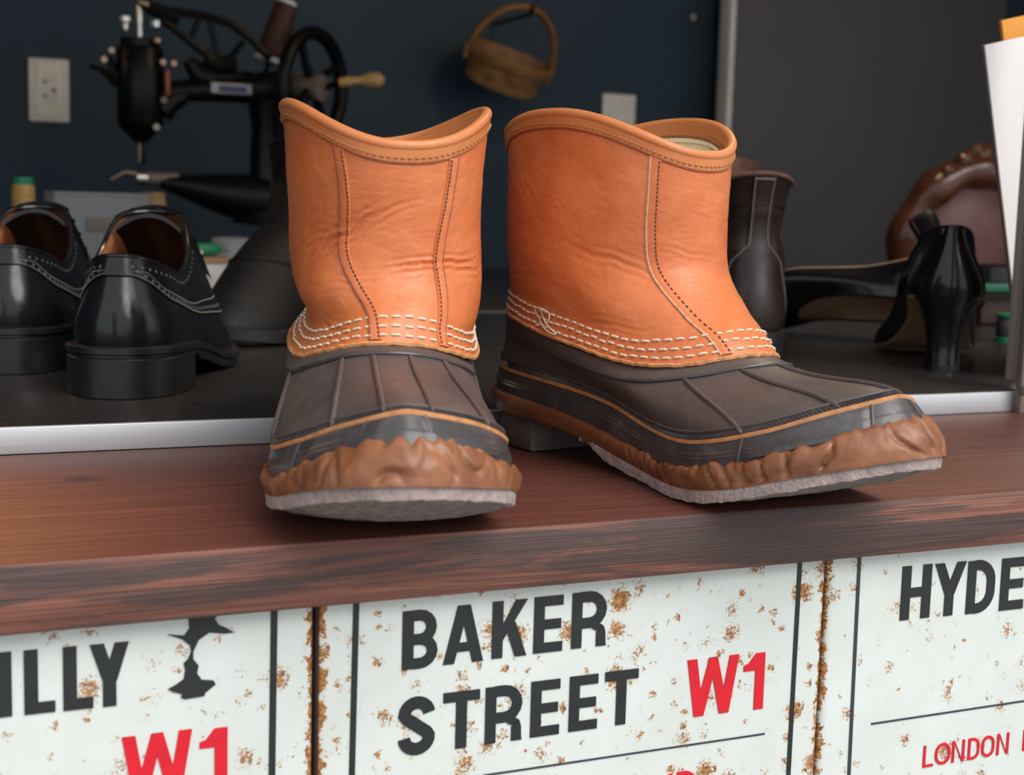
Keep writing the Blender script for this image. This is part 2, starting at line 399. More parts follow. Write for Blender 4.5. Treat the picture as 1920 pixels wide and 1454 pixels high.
def glyph(ch, w, s):
    b = s*.88; h = s/2
    if ch == 'I': return [rect(0, 0, w, 1)]
    if ch == 'L': return [rect(0, 0, s, 1), rect(s, 0, w, b)]
    if ch == 'E': return [rect(0, 0, s, 1), rect(s, 0, w, b), rect(s, 1-b, w, 1), rect(s, .5-b/2, w*.94, .5+b/2)]
    if ch == 'T': return [rect(0, 1-b, w, 1), rect(w/2-h, 0, w/2+h, 1-b)]
    if ch == 'H': return [rect(0, 0, s, 1), rect(w-s, 0, w, 1), rect(s, .5-b/2, w-s, .5+b/2)]
    if ch == 'N': return [rect(0, 0, s, 1), rect(w-s, 0, w, 1), [(s*.6, 1), (w-s, 0), (w-s*.6, 0), (s, 1)]]
    if ch == 'Y': return [para(w/2-h, 0, s*1.05, .40, 1), para(w/2-h, w-s*1.05, s*1.05, .40, 1), rect(w/2-h, 0, w/2+h, .42)]
    if ch == 'K': return [rect(0, 0, s, 1), [(s, .30), (w, 1), (w-s*1.1, 1), (s, .58)], [(w-s*1.1, 0), (w, 0), (w*.66, .62), (w*.40, .50)]]
    if ch == 'A': return [para(0, w/2-s*.58, s, 0, 1), para(w-s, w/2-s*.42, s, 0, 1), rect(w*.25, .20, w*.75, .20+b*.9)]
    if ch == 'W':
        q = w*.255; k = s*.5
        return [[(0, 1), (s, 1), (q+k, 0), (q-k, 0)], [(w/2-k*.9, 1), (w/2+k*.9, 1), (q+k, 0), (q-k, 0)], [(w/2-k*.9, 1), (w/2+k*.9, 1), (w-q+k, 0), (w-q-k, 0)], [(w-s, 1), (w, 1), (w-q+k, 0), (w-q-k, 0)]]
    if ch == '1': return [rect(w-s, 0, w, 1), [(0, .70), (0, .80), (w*.22, .83), (w-s, 1), (w-s, .70)]]
    if ch == 'O':
        r = w/2-h; return stroke(arc(w/2, 1-h-r, r, r, 0, 180)+arc(w/2, h+r, r, r, 180, 360), s, True)
    if ch == 'D':
        r = w*.48
        return [rect(0, 0, s, 1)]+stroke([(s*.9, 1-b/2)]+arc(w-h-r, 1-b/2-r, r, r, 90, 0)+arc(w-h-r, b/2+r, r, r, 0, -90)+[(s*.9, b/2)], b*1.08)
    if ch == 'B':
        r = (.5-b/2)/2; o = [rect(0, 0, s, 1)]
        o += stroke([(s*.9, 1-b/2)]+arc(w-h-r*1.02, 1-b/2-r, r, r, 90, -90)+[(s*.9, .5)], b*1.05)
        o += stroke([(s*.9, .5)]+arc(w-h-r, b/2+r, r*1.08, r, 90, -90)+[(s*.9, b/2)], b*1.05); return o
    if ch == 'R':
        y = .44; r = (1-b/2-y)/2; o = [rect(0, 0, s, 1)]
        o += stroke([(s*.9, 1-b/2)]+arc(w-h-r, 1-b/2-r, r, r, 90, -90)+[(s*.9, y)], b*1.08)
        o += [[(w*.50, y-b*.4), (w*.60, y+b*.4), (w-.05, y-.08), (w-s*.99, y-.16)], [(w-s*1.0, y-.18), (w-.05, y-.09), (w-.02, y-.18), (w-.01, .06), (w, 0), (w-s, 0)]]; return o
    if ch == 'S':
        r = w/2-h; ry = .25-h*.45
        return stroke(arc(w/2, 1-h-ry*.98, r, ry, 5, 180, 10)+[(w*.22, .64), (w*.48, .52), (w*.78, .38)]+arc(w/2, h+ry*.95, r, ry*.95, 8, -180, 10), s*1.06)
    return [rect(0, 0, w, 1)]
SY = 0.012                                      # plane of the sign faces
def letter(ch, xl, xr, base, cap, m, parent, org, s):
    """base: two image points of the text's base line; cap: cap height in metres; xl, xr: image x of the letter's foot"""
    (x0, y0), (x1, y1) = base
    def foot(x): return pt(x, y0+(y1-y0)*(x-x0)/(x1-x0), SY)
    A, B = foot(xl), foot(xr); w = (B[0]-A[0])/cap; mb = MB(); k = 0
    for poly in glyph(ch, w, s):
        k += 1
        mb.add(*prism([(A[0]-org[0]+q[0]*cap, A[2]-org[2]+q[1]*cap+(B[2]-A[2])*q[0]/max(w, .01)*0) for q in poly], -.0006-.000001*k, .0002))
    return mb.build('letter', m, parent, False)

def enamel(name, wid, seed, dens, rightfold, leftfold):
    m = NT(name)
    off = m.mapping((1, 0, 1), None, (seed*3.1, 0, seed*1.7))
    wob = m.noise(210, 5, .8, off, color=True)
    add = m.t.nodes.new('ShaderNodeMix'); add.data_type = 'VECTOR'; add.inputs[0].default_value = .012
    m.link(off, add.inputs[4]); m.link(wob, add.inputs[5]); vec = add.outputs[1]
    def spots(scale, rmax, lo):
        vo = m.voronoi(scale, vec); rnd = m.sep(vo.outputs['Color'])[0]
        r = m.math('MULTIPLY', m.math('MAXIMUM', m.math('SUBTRACT', rnd, lo), 0.0), rmax)
        return m.math('SUBTRACT', r, vo.outputs['Distance'])
    crumb = m.noise(620, 5, .8, off)
    big = m.math('ADD', spots(80, 1.05*dens, .50), m.math('MULTIPLY', m.math('SUBTRACT', crumb, .57), 2.0))
    sml = m.math('ADD', spots(170, .80*dens, .52), m.math('MULTIPLY', m.math('SUBTRACT', crumb, .56), 1.3))
    x = m.sep()[0]
    e0 = m.math('SUBTRACT', leftfold, x); e1 = m.math('SUBTRACT', x, wid-rightfold)
    ed = m.math('MAXIMUM', e0, e1)
    en = m.noise(120, 5, .75, off)
    edge = m.math('ADD', m.math('MULTIPLY', ed, 110.0), m.math('MULTIPLY', m.math('SUBTRACT', en, .5), 2.6))
    rust = m.math('MAXIMUM', m.math('MAXIMUM', big, sml), edge)
    mask = m.ramp(m.math('MULTIPLY', rust, 4.0), [(0, 0), (.12, 1)])
    halo = m.ramp(m.math('ADD', m.math('MULTIPLY', rust, 2.2), .35), [(0, 0), (.35, .30)])
    white = m.ramp(m.noise(25, 4, .6, off), [(.3, (.59, .63, .59)), (.7, (.65, .69, .67))])
    white = m.mix(halo, white, (.60, .40, .20))
    rc = m.ramp(m.noise(420, 5, .7, off), [(.34, (.10, .034, .012)), (.48, (.30, .12, .034)), (.64, (.56, .29, .10))])
    full = m.ramp(m.math('MULTIPLY', ed, 400.0), [(.5, 0), (.8, 1)])
    rc = m.mix(full, rc, (.055, .026, .020))
    m.set(color=m.mix(m.math('MAXIMUM', mask, full), white, rc), rough=m.ramp(mask, [(0, .36), (1, .85)]), spec=.45)
    m.bump(m.math('MULTIPLY', mask, m.noise(500, 4)), .5, .0008)
    return m.m
def inkmat(name, c):
    m = NT(name); n = m.noise(60, 4); r = m.noise(230, 6, .8)
    col = m.mix(m.ramp(r, [(.685, 0), (.71, .9)]), m.ramp(n, [(.3, tuple(x*.9 for x in c)), (.7, tuple(x*1.1 for x in c))]), (.33, .14, .05))
    m.set(color=col, rough=.42, spec=.45); return m.m
M['ink'] = inkmat('black_enamel_print', (.016, .019, .020)); M['red'] = inkmat('red_enamel_print', (.62, .008, .020)); M['line'] = inkmat('dark_line_print', (.035, .038, .05))
ZT, ZB = -T+.004, -.30
def sign(label, xl, xr, seed, dens, lf, rf):
    """xl, xr: world x of the plate's edges"""
    t = thing('street_sign', label, 'sign', (xl, SY, ZB), group='enamel street signs below the ledge')
    m = enamel('rusty_enamel', xr-xl, seed, dens, rf, lf)
    w = xr-xl; n = 24; rings = []
    prof = [(0, .0100), (0, .0020), (.0015, .0004), (.004, 0)]+[(w*i/n, 0) for i in range(1, n)]+[(w-.004, 0), (w-.0015, .0004), (w, .0020), (w, .0100)]
    for z in (0, ZT-ZB): rings.append([(x, y, z) for x, y in prof])
    v, f = loft(rings, False); obj('plate', v, f, m, t, 60)
    return t
def vline(t, org, a, b, w, m, name='border_line'):
    A, B = pt(*a, SY)-org, pt(*b, SY)-org; B[2] = max(B[2]-.05, .004)
    poly = [(A[0]-w/2, A[2]+.02 if A[2]+.02 < ZT-ZB else ZT-ZB-.001), (A[0]+w/2, A[2]+.02 if A[2]+.02 < ZT-ZB else ZT-ZB-.001), (B[0]+w/2, B[2]), (B[0]-w/2, B[2])]
    v, f = prism(poly, -.0005, .0002); obj(name, v, f, m, t, False)
def hline(t, org, a, b, w, m, ext=0.0, name='rule_line'):
    A, B = pt(*a, SY)-org, pt(*b, SY)-org; z = (A[2]+B[2])/2
    v, f = prism(rect(A[0], z-w/2, B[0]+ext, z+w/2), -.0005, .0002); obj(name, v, f, m, t, False)
def word(t, org, chars, base, caps, m, s, dx=0):
    cap = abs(pt(caps[0][0], caps[0][1], SY)[2]-pt(caps[1][0], caps[1][1], SY)[2])
    for ch, a, b in chars: letter(ch, a, b, base, cap, m, t, org, s)

G1 = pt(592, 1150, SY)[0]; G2 = pt(1553, 1060, SY)[0]; g = .0006
SW = G2-G1
s1 = sign('white enamel street sign ending in ILLY with red W1', G1-g-SW, G1-g, 1.0, .85, .002, .0022); o1 = np.array(s1.location)
s2 = sign('white rusty enamel street sign reading BAKER STREET W1', G1+g, G2-g, 2.0, 1.10, .0030, .0022); o2 = np.array(s2.location)
s3 = sign('white enamel street sign beginning HYDE with red LONDON line', G2+g, G2+g+SW, 3.0, .80, .0012, .002); o3 = np.array(s3.location)
vline(s1, o1, (514, 1150), (508, 1454), .0028, M['ink'])
vline(s2, o2, (668, 1134), (657, 1454), .0026, M['ink']); vline(s2, o2, (1499, 1062), (1477.5, 1454), .0024, M['ink'])
vline(s3, o3, (1610.5, 1052), (1593, 1454), .0019, M['line'])
word(s1, o1, [('I', -2, 23), ('L', 46, 104), ('L', 119, 175), ('Y', 169, 242)], ((46, 1341), (175, 1328)), ((46, 1341), (46, 1220)), M['ink'], .20)
word(s1, o1, [('W', 229, 360), ('1', 374, 426)], ((229, 1502), (426, 1480)), ((229, 1488), (229, 1369)), M['red'], .20)
word(s2, o2, [('B', 753, 818), ('A', 830, 905), ('K', 921, 986), ('E', 999, 1053), ('R', 1070, 1135)], ((753, 1257), (1135, 1209)), ((753, 1257), (757, 1147)), M['ink'], .198)
word(s2, o2, [('S', 746, 813), ('T', 829, 897), ('R', 908, 977), ('E', 993, 1047), ('E', 1065, 1118), ('T', 1131, 1193)], ((746, 1420), (1193, 1354)), ((908, 1397), (912, 1291)), M['ink'], .198)
word(s2, o2, [('W', 1284, 1380), ('1', 1390, 1429)], ((1299, 1345), (1424, 1330)), ((1300, 1346), (1290, 1240)), M['red'], .185)
word(s3, o3, [('H', 1686, 1741), ('Y', 1747, 1805), ('D', 1809, 1861), ('E', 1872, 1916)], ((1686, 1164), (1911, 1142)), ((1686, 1164), (1690, 1063)), M['ink'], .20)
word(s3, o3, [('L', 1729, 1748), ('O', 1751, 1780), ('N', 1783, 1806), ('D', 1813, 1834), ('O', 1838, 1862), ('N', 1867, 1889), ('E', 1916, 1932)], ((1729, 1440), (1889, 1413)), ((1729, 1440), (1733, 1399)), M['red'], .125)
word(s2, o2, [('N', 1222, 1258), ('D', 1266, 1303)], ((1222, 1512), (1303, 1497)), ((1266, 1502), (1268, 1447)), M['red'], .16)
hline(s2, o2, (905, 1455), (1433, 1376), .0008, M['line']); hline(s3, o3, (1633, 1357), (1920, 1315.6), .0009, M['line'], .08)
# plain fountain-shaped emblem on the left sign
def emblem(t, org, outline, name='emblem'):
    P = [(pt(x, y, SY)-org)[[0, 2]] for x, y in outline]
    v, f = prism([tuple(p) for p in P], -.0007, .0002); obj(name, v, f, M['ink'], t, False)
emblem(s1, o1, [(352, 1150), (355, 1178), (345, 1192), (314, 1190), (340, 1198), (356, 1210), (358, 1222), (352, 1236), (344, 1244), (347, 1256), (344, 1274), (330, 1284), (315, 1293), (335, 1300), (342, 1302), (339, 1308), (346, 1311), (383, 1305), (384, 1299), (404, 1283), (400, 1276), (378, 1275), (369, 1262), (372, 1248), (362, 1236), (362, 1222), (372, 1200), (392, 1186), (420, 1188), (438, 1186), (425, 1178), (410, 1172), (402, 1160), (420, 1140)])

# ------------------------------------------------------------------ footwear
KU_ = 1.05
OUT = [(0, 0), (.006, .018), (.03, .033), (.065, .035), (.11, .031), (.15, .036), (.19, .047), (.225, .051), (.256, .043), (.280, .023), (.289, .002), (.281, -.019), (.256, -.037), (.22, -.049), (.185, -.052), (.145, -.045), (.10, -.038), (.065, -.037), (.03, -.033), (.006, -.018)]
def outline_fn(ctrl, toe_i):
    """closed plan outline of a right foot (u forward, v to the foot's left), as a function of phi: 0 toe, pi heel, positive side first"""
    O = catmull(ctrl, 14); it = toe_i*14; N = len(O)
    a = O[:it+1][::-1]; b = np.vstack([O[it:], O[:1]])
    def res(p):
        d = np.r_[0, np.cumsum(np.linalg.norm(np.diff(p, axis=0), axis=1))]; d /= d[-1]
        return lambda q: np.array([np.interp(q, d, p[:, 0]), np.interp(q, d, p[:, 1])])
    fa, fb = res(a), res(b)
    cache = {}
    def fn(phi):
        k = round(phi, 7)
        if k not in cache:
            phi = (phi+PI) % (2*PI)-PI
            cache[k] = fa(phi/PI) if phi >= 0 else fb(-phi/PI)
        return cache[k]
    return fn
def memo(g, nd=7):
    c = {}
    def w(phi):
        k = round(phi, nd)
        if k not in c: c[k] = g(phi)
        return c[k]
    return w
def bez(a, b, c, d, t): return a*(1-t)**3+3*b*t*(1-t)**2+3*c*t*t*(1-t)+d*t**3
def outward(fn, phi, e=.02):
    d = fn(phi-e)-fn(phi+e); n = np.array([d[1], -d[0]])
    if phi % (2*PI) > PI: pass
    l = np.linalg.norm(n); n = n/max(l, 1e-9)
    c = np.array([.13, 0])
    return n if n @ (fn(phi)-c) > 0 else -n
UK = [0, .07, .12, .16, .20, .24, .27, .292]
def wsole(u): return smooth_interp(u, [0, .07, .10, .14, .18, .21, .24, .27, .304], [.021, .019, .0155, .0095, .0062, .0064, .0120, .0220, .0345])
def wrand(u): return smooth_interp(u/KU_, UK, [.033, .029, .021, .0155, .0160, .0255, .0405, .0515])
def wstripe(u): return smooth_interp(u/KU_, UK, [.046, .042, .036, .0290, .0290, .0385, .0510, .0600])

def duck_boot(label, loc, az, mir, P):
    root = thing('rubber_bottomed_boot', label, 'boot', (loc[0], loc[1], .0009), (0, 0, RAD(az)), 'pair of leather and rubber boots')
    # local axes of the Empty: -y is forward, so u -> -y and v -> x (viewer's right), mirrored for the other foot
    def W(p): return (p[1]*mir, -p[0], p[2])
    def put(name, v, f, m, parent=root, smooth=True, kind=None):
        o = obj(name, [W(p) for p in v], f, m, parent, smooth)
        if kind: o['kind'] = kind
        return o
    vs = P.get('vs', 1.0); fn = outline_fn([(a*KU_, b*vs) for a, b in OUT], 10); NPH = 300
    outw = memo(lambda p: outward(fn, p))
    PH = [2*PI*i/NPH for i in range(NPH)]
    def cw(phi): return (1+math.cos(phi))/2
    def crown(v): return .0060*min(1, abs(v)/.05)**2.2*P.get('crown', 1)
    toe_w = lambda phi: max(0, math.cos(phi))**6
    def base(phi):
        o = fn(phi); u, v = o; c = crown(v)*max(0, min(1, (u-.13)/.05))
        k = max(0, min(1, (u-.20)/.06)); return o, wsole(u)+c, wrand(u)+c*.6+.015*v*k, wstripe(u)+c*.4+.025*v*k+P.get('stup', 0)*k*(1-toe_w(phi)*.8)
    toe_w = lambda phi: max(0, math.cos(phi))**6
    OFS = [outw(p) for p in PH]
    # --- collar loop (lower edge of the leather)
    KU0, KU1, KB = .008, P.get('ku1', .188)+.008, P.get('kb', .046)
    def kw(u): u = (u-KU0)/(KU1-KU0); return smooth_interp(u, [0, .12, .30, .54, .74, .9, 1.0], [.078, .077, .073, .066, .0605+P.get('kup', 0)*.5, .0625+P.get('kup', 0), .068+P.get('kup', 0)])
    def kloop(phi):
        c, s = math.cos(phi), math.sin(phi); sgn = 1 if s >= 0 else -1
        u = (KU0+KU1)/2+(KU1-KU0)/2*(abs(c)**.92)*(1 if c >= 0 else -1)
        v = (KB if sgn > 0 else P.get('kbneg', KB))*sgn*abs(s)**.92+P.get('kv', 0)
        return np.array([u, v, kw(u)])
    kloop = memo(kloop)
    base = memo(base)
    # --- rubber upper between stripe and collar
    def stripe_pt(phi, i=None):
        o, ws, wr, wst = base(phi); n = outw(phi)
        q = o+n*(.0008-.013*toe_w(phi)); return np.array([q[0], q[1], wst])
    stripe_pt = memo(stripe_pt)
    def vctrl(phi):
        S = stripe_pt(phi); K = kloop(phi)*np.array([1, .985, 1])+np.array([0, 0, -.0015]); f = max(0, math.cos(phi))**1.6
        n = np.r_[outw(phi), 0]; h = (K-S)*np.array([1, 1, 0]); L = np.linalg.norm(h)+1e-9; h = h/L
        P1 = S+np.array([0, 0, .012-.005*f])+h*(.004*(1-f)+.30*L*f)
        P2 = K-h*min(L*.45, .045)*f+np.array([0, 0, -.010-.001*f])+n*(.003*(1-f))
        return S, P1, P2, K
    vctrl = memo(vctrl)
    def vamp(phi, t):
        a, b, c, d = vctrl(phi); return bez(a, b, c, d, t)
    NT_ = 26; rings = []
    for k in range(NT_+1):
        t = k/NT_; r = []
        for phi in PH:
            p = vamp(phi, t)
            d = .0009*nz(p, 20, P['seed'])+.0002*nz(p, 70, P['seed'])
            n = np.r_[outw(phi), .6]
            r.append(p+n*d*math.sin(PI*t))
        rings.append(r)
    v, f = loft(rings); upper = put('rubber_upper', v, f, M['rubber'])
    # inner top edge band and bead of the rubber collar
    def ring_tube(name, fun, rad, m, parent=root, n=8, step=1):
        v, f = tube([fun(p) for p in PH[::step]], rad, n, True); return put(name, v, f, m, parent)
    def vn(phi, t):
        e = .01; a = vamp(phi+e, t)-vamp(phi-e, t); b = vamp(phi, min(t+.02, 1))-vamp(phi, max(t-.02, 0)); n = np.cross(a, b); n /= np.linalg.norm(n)+1e-12
        c = np.array([.12, 0, .03]); return n if n @ (vamp(phi, t)-c) > 0 else -n
    tb = lambda phi: 1-.011/max(np.linalg.norm(vamp(phi, 1)-vamp(phi, .8))*5, .012)
    tb = memo(tb)
    band = []
    for k, h in ((0, -.0004), (.04, .0010), (.5, .0013), (.96, .0010), (1.0, -.0004)):
        band.append([vamp(p, 1-(1-tb(p))*(1-k*.98))+vn(p, tb(p))*h for p in PH])
    v, f = loft(band); put('collar_band', v, f, M['rubber'], upper)
    ring_tube('collar_bead', lambda p: vamp(p, tb(p))+vn(p, tb(p))*.0006, .0011, M['foxing'], upper)
    # ribs on the rubber
    for ph in P['ribs']:
        pts = []; rr = []
        for k in range(25):
            t = .02+(tb(ph)-.03)*k/24; pts.append(vamp(ph, t)+vn(ph, t)*.0004); rr.append(.0013 if 0 < k < 24 else .0006)
        v, f = tube(pts, rr, 8); put('rib', v, f, M['foxing'] if False else M['rubber'], upper)
    # knurled welt line above the stripe
    kn = MB(); per = 330
    for i in range(per):
        ph = 2*PI*i/per
        a = stripe_pt(ph)+np.array([0, 0, .0016]); b = vamp(ph, .0)+np.array([0, 0, .0042]); n = np.r_[outw(ph), .2]
        t0 = np.array(vamp(ph, .03)); t1 = np.array(vamp(ph, .03))+(vamp(ph, .12)-vamp(ph, .03))/max(np.linalg.norm(vamp(ph, .12)-vamp(ph, .03)), 1e-6)*.0042
        vv, ff = tube([t0+n*.0004, t1+n*.0004], [.0005, .0004], 4); kn.add([W(q) for q in vv], ff)
    o = kn.build('knurled_welt', M['foxing'], upper); o['kind'] = 'stuff'
    ring_tube('welt_bead', lambda p: vamp(p, .03)+np.r_[outw(p), .2]*.0007+(vamp(p, .12)-vamp(p, .03))/max(np.linalg.norm(vamp(p, .12)-vamp(p, .03)), 1e-6)*.0048, .0008, M['rubber'], upper)
    # --- foxing wall, stripe
    def foxp(phi, t):
        o, ws, wr, wst = base(phi); n = outw(phi); lo = np.r_[o+n*.0012, ws+.003]; p = lo*(1-t)+stripe_pt(phi)*t
        p[:2] += n*.0016*math.sin(PI*min(max(t, 0), 1)); return p
    rings = []
    for k in range(25):
        t = k/24; r = []
        for i, phi in enumerate(PH):
            p = foxp(phi, t); a = abs((phi+PI) % (2*PI)-PI)
            if P['panel'][0] < a < P['panel'][1] and .45 < t < .93: p[:2] += OFS[i]*.0009
            if .55 < t < .60 or .64 < t < .69: p[:2] += OFS[i]*.0004
            p[:2] += OFS[i]*.0004*nz(p, 60, 3+P['seed'])
            r.append(p)
        rings.append(r)
    v, f = loft(rings); fox = put('foxing_band', v, f, M['foxing'])
    for a in P['panel_ribs']:
        pts = []
        for k in range(8):
            pts.append(foxp(a, .35+.6*k/7))
        v, f = tube(pts, .0008, 8); put('toe_rib', v, f, M['foxing'], fox)
    rings = []
    for dz, off in ((-.0014, .0002), (-.0011, .0009), (.0004, .0010), (.0008, .0002)):
        rings.append([stripe_pt(p)+np.r_[OFS[i]*off, dz*(1 if True else 0)] for i, p in enumerate(PH)])
    v, f = loft(rings); put('orange_stripe', v, f, M['stripe'])
    # --- lumpy gum rand
    rings = []; NR = 22; NP2 = 620
    PH2 = [2*PI*i/NP2 for i in range(NP2)]
    wdt = [outw(p) for p in PH2]
    arcl = np.cumsum([0]+[np.linalg.norm(fn(PH2[i+1])-fn(PH2[i])) for i in range(NP2-1)])
    for k in range(NR+1):
        t = k/NR; r = []
        for i, phi in enumerate(PH2):
            o, ws, wr, wst = base(phi); n = wdt[i]; q = np.r_[o, 0]
            lump = max(0.0, min(1.0, (o[0]-.125)/.05))*P.get('lump', 1)
            ed = (.0034*nz(q, 62, P['seed'])+.0042*abs(nz(q, 105, 5+P['seed']))+.0020*nz(q, 240, 9))*lump
            top = wr+ed; z = ws-.0005+(top-ws)*t
            F0 = foxp(phi, (z-ws-.003)/(wst-ws-.003)); q3 = np.r_[o, z]
            prof = math.sin(PI*min(1, t*.80+.10))**.8
            sk = np.array([q3[0]+.35*q3[2], q3[1], q3[2]*.5])
            fl = abs(nz(sk, 78, 2+P['seed'])); f2 = nz(sk, 46, 11+P['seed']); f3 = nz(sk, 170, 4)
            dd = lump*(-.0030*max(0, .14-fl)/.14+.0013*f2+.0007*f3)*min(1, t*4)*(1-.5*t)
            off = max(.0009, .0010+(.0022+.0010*lump)*prof+dd)
            if k == NR: off = .0002
            r.append(np.r_[F0[:2]+n*off, z+lump*.001*f3*math.sin(PI*t)])
        rings.append(r)
    v, f = loft(rings); rand_ = put('gum_rand', v, f, M['gum'], root, 65)
    # --- crepe outsole (front) and heel block
    def solept(phi, k, low):
        o = fn(phi).copy(); o = o+outw(phi)*.0012; o[0] = max(o[0], .106); c = np.array([min(max(o[0], .12), .245), .0]); q = c+(o-c)*k
        z = wsole(q[0])+crown(q[1])*max(0, min(1, (q[0]-.13)/.05))
        if not low: return np.r_[q, z+.0008]
        th = .0062*min(1, max(.3, (q[0]-.104)/.022)); return np.r_[q, z-th+.0007*nz((q[0], q[1], 0), 260, 3)+.0005*nz((q[0], q[1], 0), 90, 7)]
    def grow(r, g): return [q+np.r_[outw(p)*g*max(0, min(1, (q[0]-.106)/.01)), 0] for q, p in zip(r, PH)]
    e0, e1 = [solept(p, 1.0, False) for p in PH], [solept(p, 1.0, True) for p in PH]
    v, f = loft([[solept(p, .95, False) for p in PH], grow(e0, .0016), grow([q*.7+w_*.3 for q, w_ in zip(e0, e1)], .0026), grow(e1, .0022), [solept(p, .97, True) for p in PH]]); cs = put('crepe_outsole', v, f, M['crepe'], root, 60)
    rings = [[solept(p, k, True)-np.array([0, 0, .0002]) for p in PH] for k in (.985, .96, .92, .86, .78, .68, .57, .46, .35, .24, .12, .0)]
    v, f = loft(rings); put('tread', v, f, M['tread'], cs, 50)
    rings = []
    for z, ins in ((0.0, .0015), (.0012, .0006), (.010, .0003), (.019, 0), (.0225, .001)):
        r = []
        for k in range(60):
            ph = PI-.95+1.9*k/59
            o = fn(ph); o = o+(np.array([.05, 0])-o)*(ins/.04); r.append(np.r_[min(o[0], .060), o[1], z])
        c0, c1 = r[-1].copy(), r[0].copy()
        for j in range(1, 9):
            t = j/9; q = c0*(1-t)+c1*t; q[0] = .062-ins; r.append(q)
        rings.append(r)
    v, f = loft(rings, True, True, True); put('heel_block', v, f, M['heelrub'], root, 40)
    bot = [[np.r_[fn(p), base(p)[1]+.002] for p in PH], [np.r_[fn(p)*np.array([1, .0]), base(p)[1]+.002] for p in PH]]
    v, f = loft(bot); put('bottom', v, f, M['gum'])
    # --- leather shaft
    def rimw(phi):
        s2 = math.sin(phi)**2; b = (1-math.cos(phi))/2
        return (P['rim'][0]*(1-b)+P['rim'][1]*b)*(1-s2)+P['rim'][2]*s2
    keys = P['keys']; ks = [k[0] for k in keys]
    cols = [[k[j] for k in keys] for j in range(1, 5)]
    def shaft0(phi, s):
        s_ = min(max(s, 0), 1)
        ub, uf, bp, bn = [smooth_interp(s_, ks, c) for c in cols]
        c, sn = math.cos(phi), math.sin(phi); ex = .92-.04*s_
        uc = (ub+uf)/2; a = (uf-ub)/2
        u = uc+a*abs(c)**ex*(1 if c >= 0 else -1)
        v = (bp if sn >= 0 else bn)*abs(sn)**ex*(1 if sn >= 0 else -1)+P.get('kv', 0)
        tw = P.get('twist', 0)*s_*s_*(3-2*s_); du, dv = u-uc, v; u = uc+du*math.cos(tw)-dv*math.sin(tw)+.008; v = du*math.sin(tw)+dv*math.cos(tw)
        kz = kw(KU0+(KU1-KU0)*(c+1)/2)
        return np.array([u, v, kz+(rimw(phi)-kz)*s])
    def nrm0(phi, s, g=None):
        g = g or shaft0; e = .015
        a = g(phi+e, s)-g(phi-e, s); b = g(phi, min(s+.01, 1))-g(phi, max(s-.01, 0)); n = np.cross(a, b); n = n/(np.linalg.norm(n)+1e-12)
        c = g(phi, s)-np.array([.08, 0, 0]); return n if n[0]*c[0]+n[1]*c[1] > 0 else -n
    def fold(phi, s):
        d = 0.0
        for (p0, s0, lp, ls, ang, amp, kind) in P['folds']:
            dp = (phi-p0+PI) % (2*PI)-PI; dp *= .06; ds = (s-s0)*.11
            x = dp*math.cos(ang)+ds*math.sin(ang); y = -dp*math.sin(ang)+ds*math.cos(ang)
            if abs(x) > lp*3 or abs(y) > ls*6: continue
            env = math.exp(-(x/lp)**2)
            yy = y+.0045*nz((x, p0, s0), 60, 1.0); ls = ls*(.6 if kind == 'w' else 1)
            if kind == 'v': d += -amp*env*math.exp(-(yy/ls)**2)
            elif kind == 'b': d += amp*env*math.exp(-(yy/ls)**2)
            else: d += -.75*amp*env*math.exp(-(yy/ls/2.6)**2)*(.5+.5*math.cos(yy/ls*PI*.9))
        return d
    def shaft(phi, s):
        p = shaft0(phi, s); n = nrm0(phi, s)
        m = min(1, max(0, (s-.05)/.12))*min(1, (1-s)/.08)
        d = .62*fold(phi, s)+.0013*nz(p, 22, P['seed']+2)*m+.0003*nz((p[0]*1.0, p[1]*1.0, p[2]*1.8), 70, P['seed'])*m
        rid = abs(nz((p[0], p[1], p[2]*2.0), 120, P['seed']+6)); d += -.00022*max(0, .12-rid)/.12*m
        return p+n*d
    NPS, NSS = 290, 115; rings = []
    for k in range(NSS+1):
        s = k/NSS; rings.append([shaft(2*PI*i/NPS, s) for i in range(NPS)])
    SG = np.array(rings)
    v, f = loft(rings); sh = put('leather_shaft', v, f, M['leather'])
    def sg(phi, s):
        x = (phi/(2*PI) % 1)*NPS; y = min(max(s, 0), 1)*NSS; i = int(x); j = min(int(y), NSS-1); fx, fy = x-i, y-j
        A, B, C_, D_ = SG[j, i % NPS], SG[j, (i+1) % NPS], SG[j+1, i % NPS], SG[j+1, (i+1) % NPS]
        return A*(1-fx)*(1-fy)+B*fx*(1-fy)+C_*(1-fx)*fy+D_*fx*fy
    def sn_(phi, s): return nrm0(phi, s, sg)
    # raw lower edge of the leather
    v, f = tube([sg(p, 0)+nrm0(p, .03)*.0001+np.array([0, 0, .0006*nz(sg(p, 0), 300, 1)]) for p in PH], .0012, 6, True); put('raw_edge', v, f, M['leather_edge'], sh)
    # fleece lining
    rings = []
    for k in range(28):
        s = P.get('lin', .93)-k/27*.88; r = []
        for i in range(160):
            ph = 2*PI*i/160; q = sg(ph, s); n = nrm0(ph, s); r.append(q-n*(.0040+.0006*abs(nz(q, 260, 5))))
        rings.append(r)
    v, f = loft(rings, True, False, True); put('fleece_lining', v, f, M['lining'], sh)
    # rolled binding on the rim: roll plus strip, with its stitch line
    def hs(phi, mm): return 1-mm/max(rimw(phi)-shaft0(phi, 0)[2], .05)
    v, f = tube([sg(p, 1)-nrm0(p, .97)*.0006+np.array([0, 0, .0004]) for p in PH], .0027, 12, True); bd = put('rim_binding', v, f, M['binding'])
    strip = []
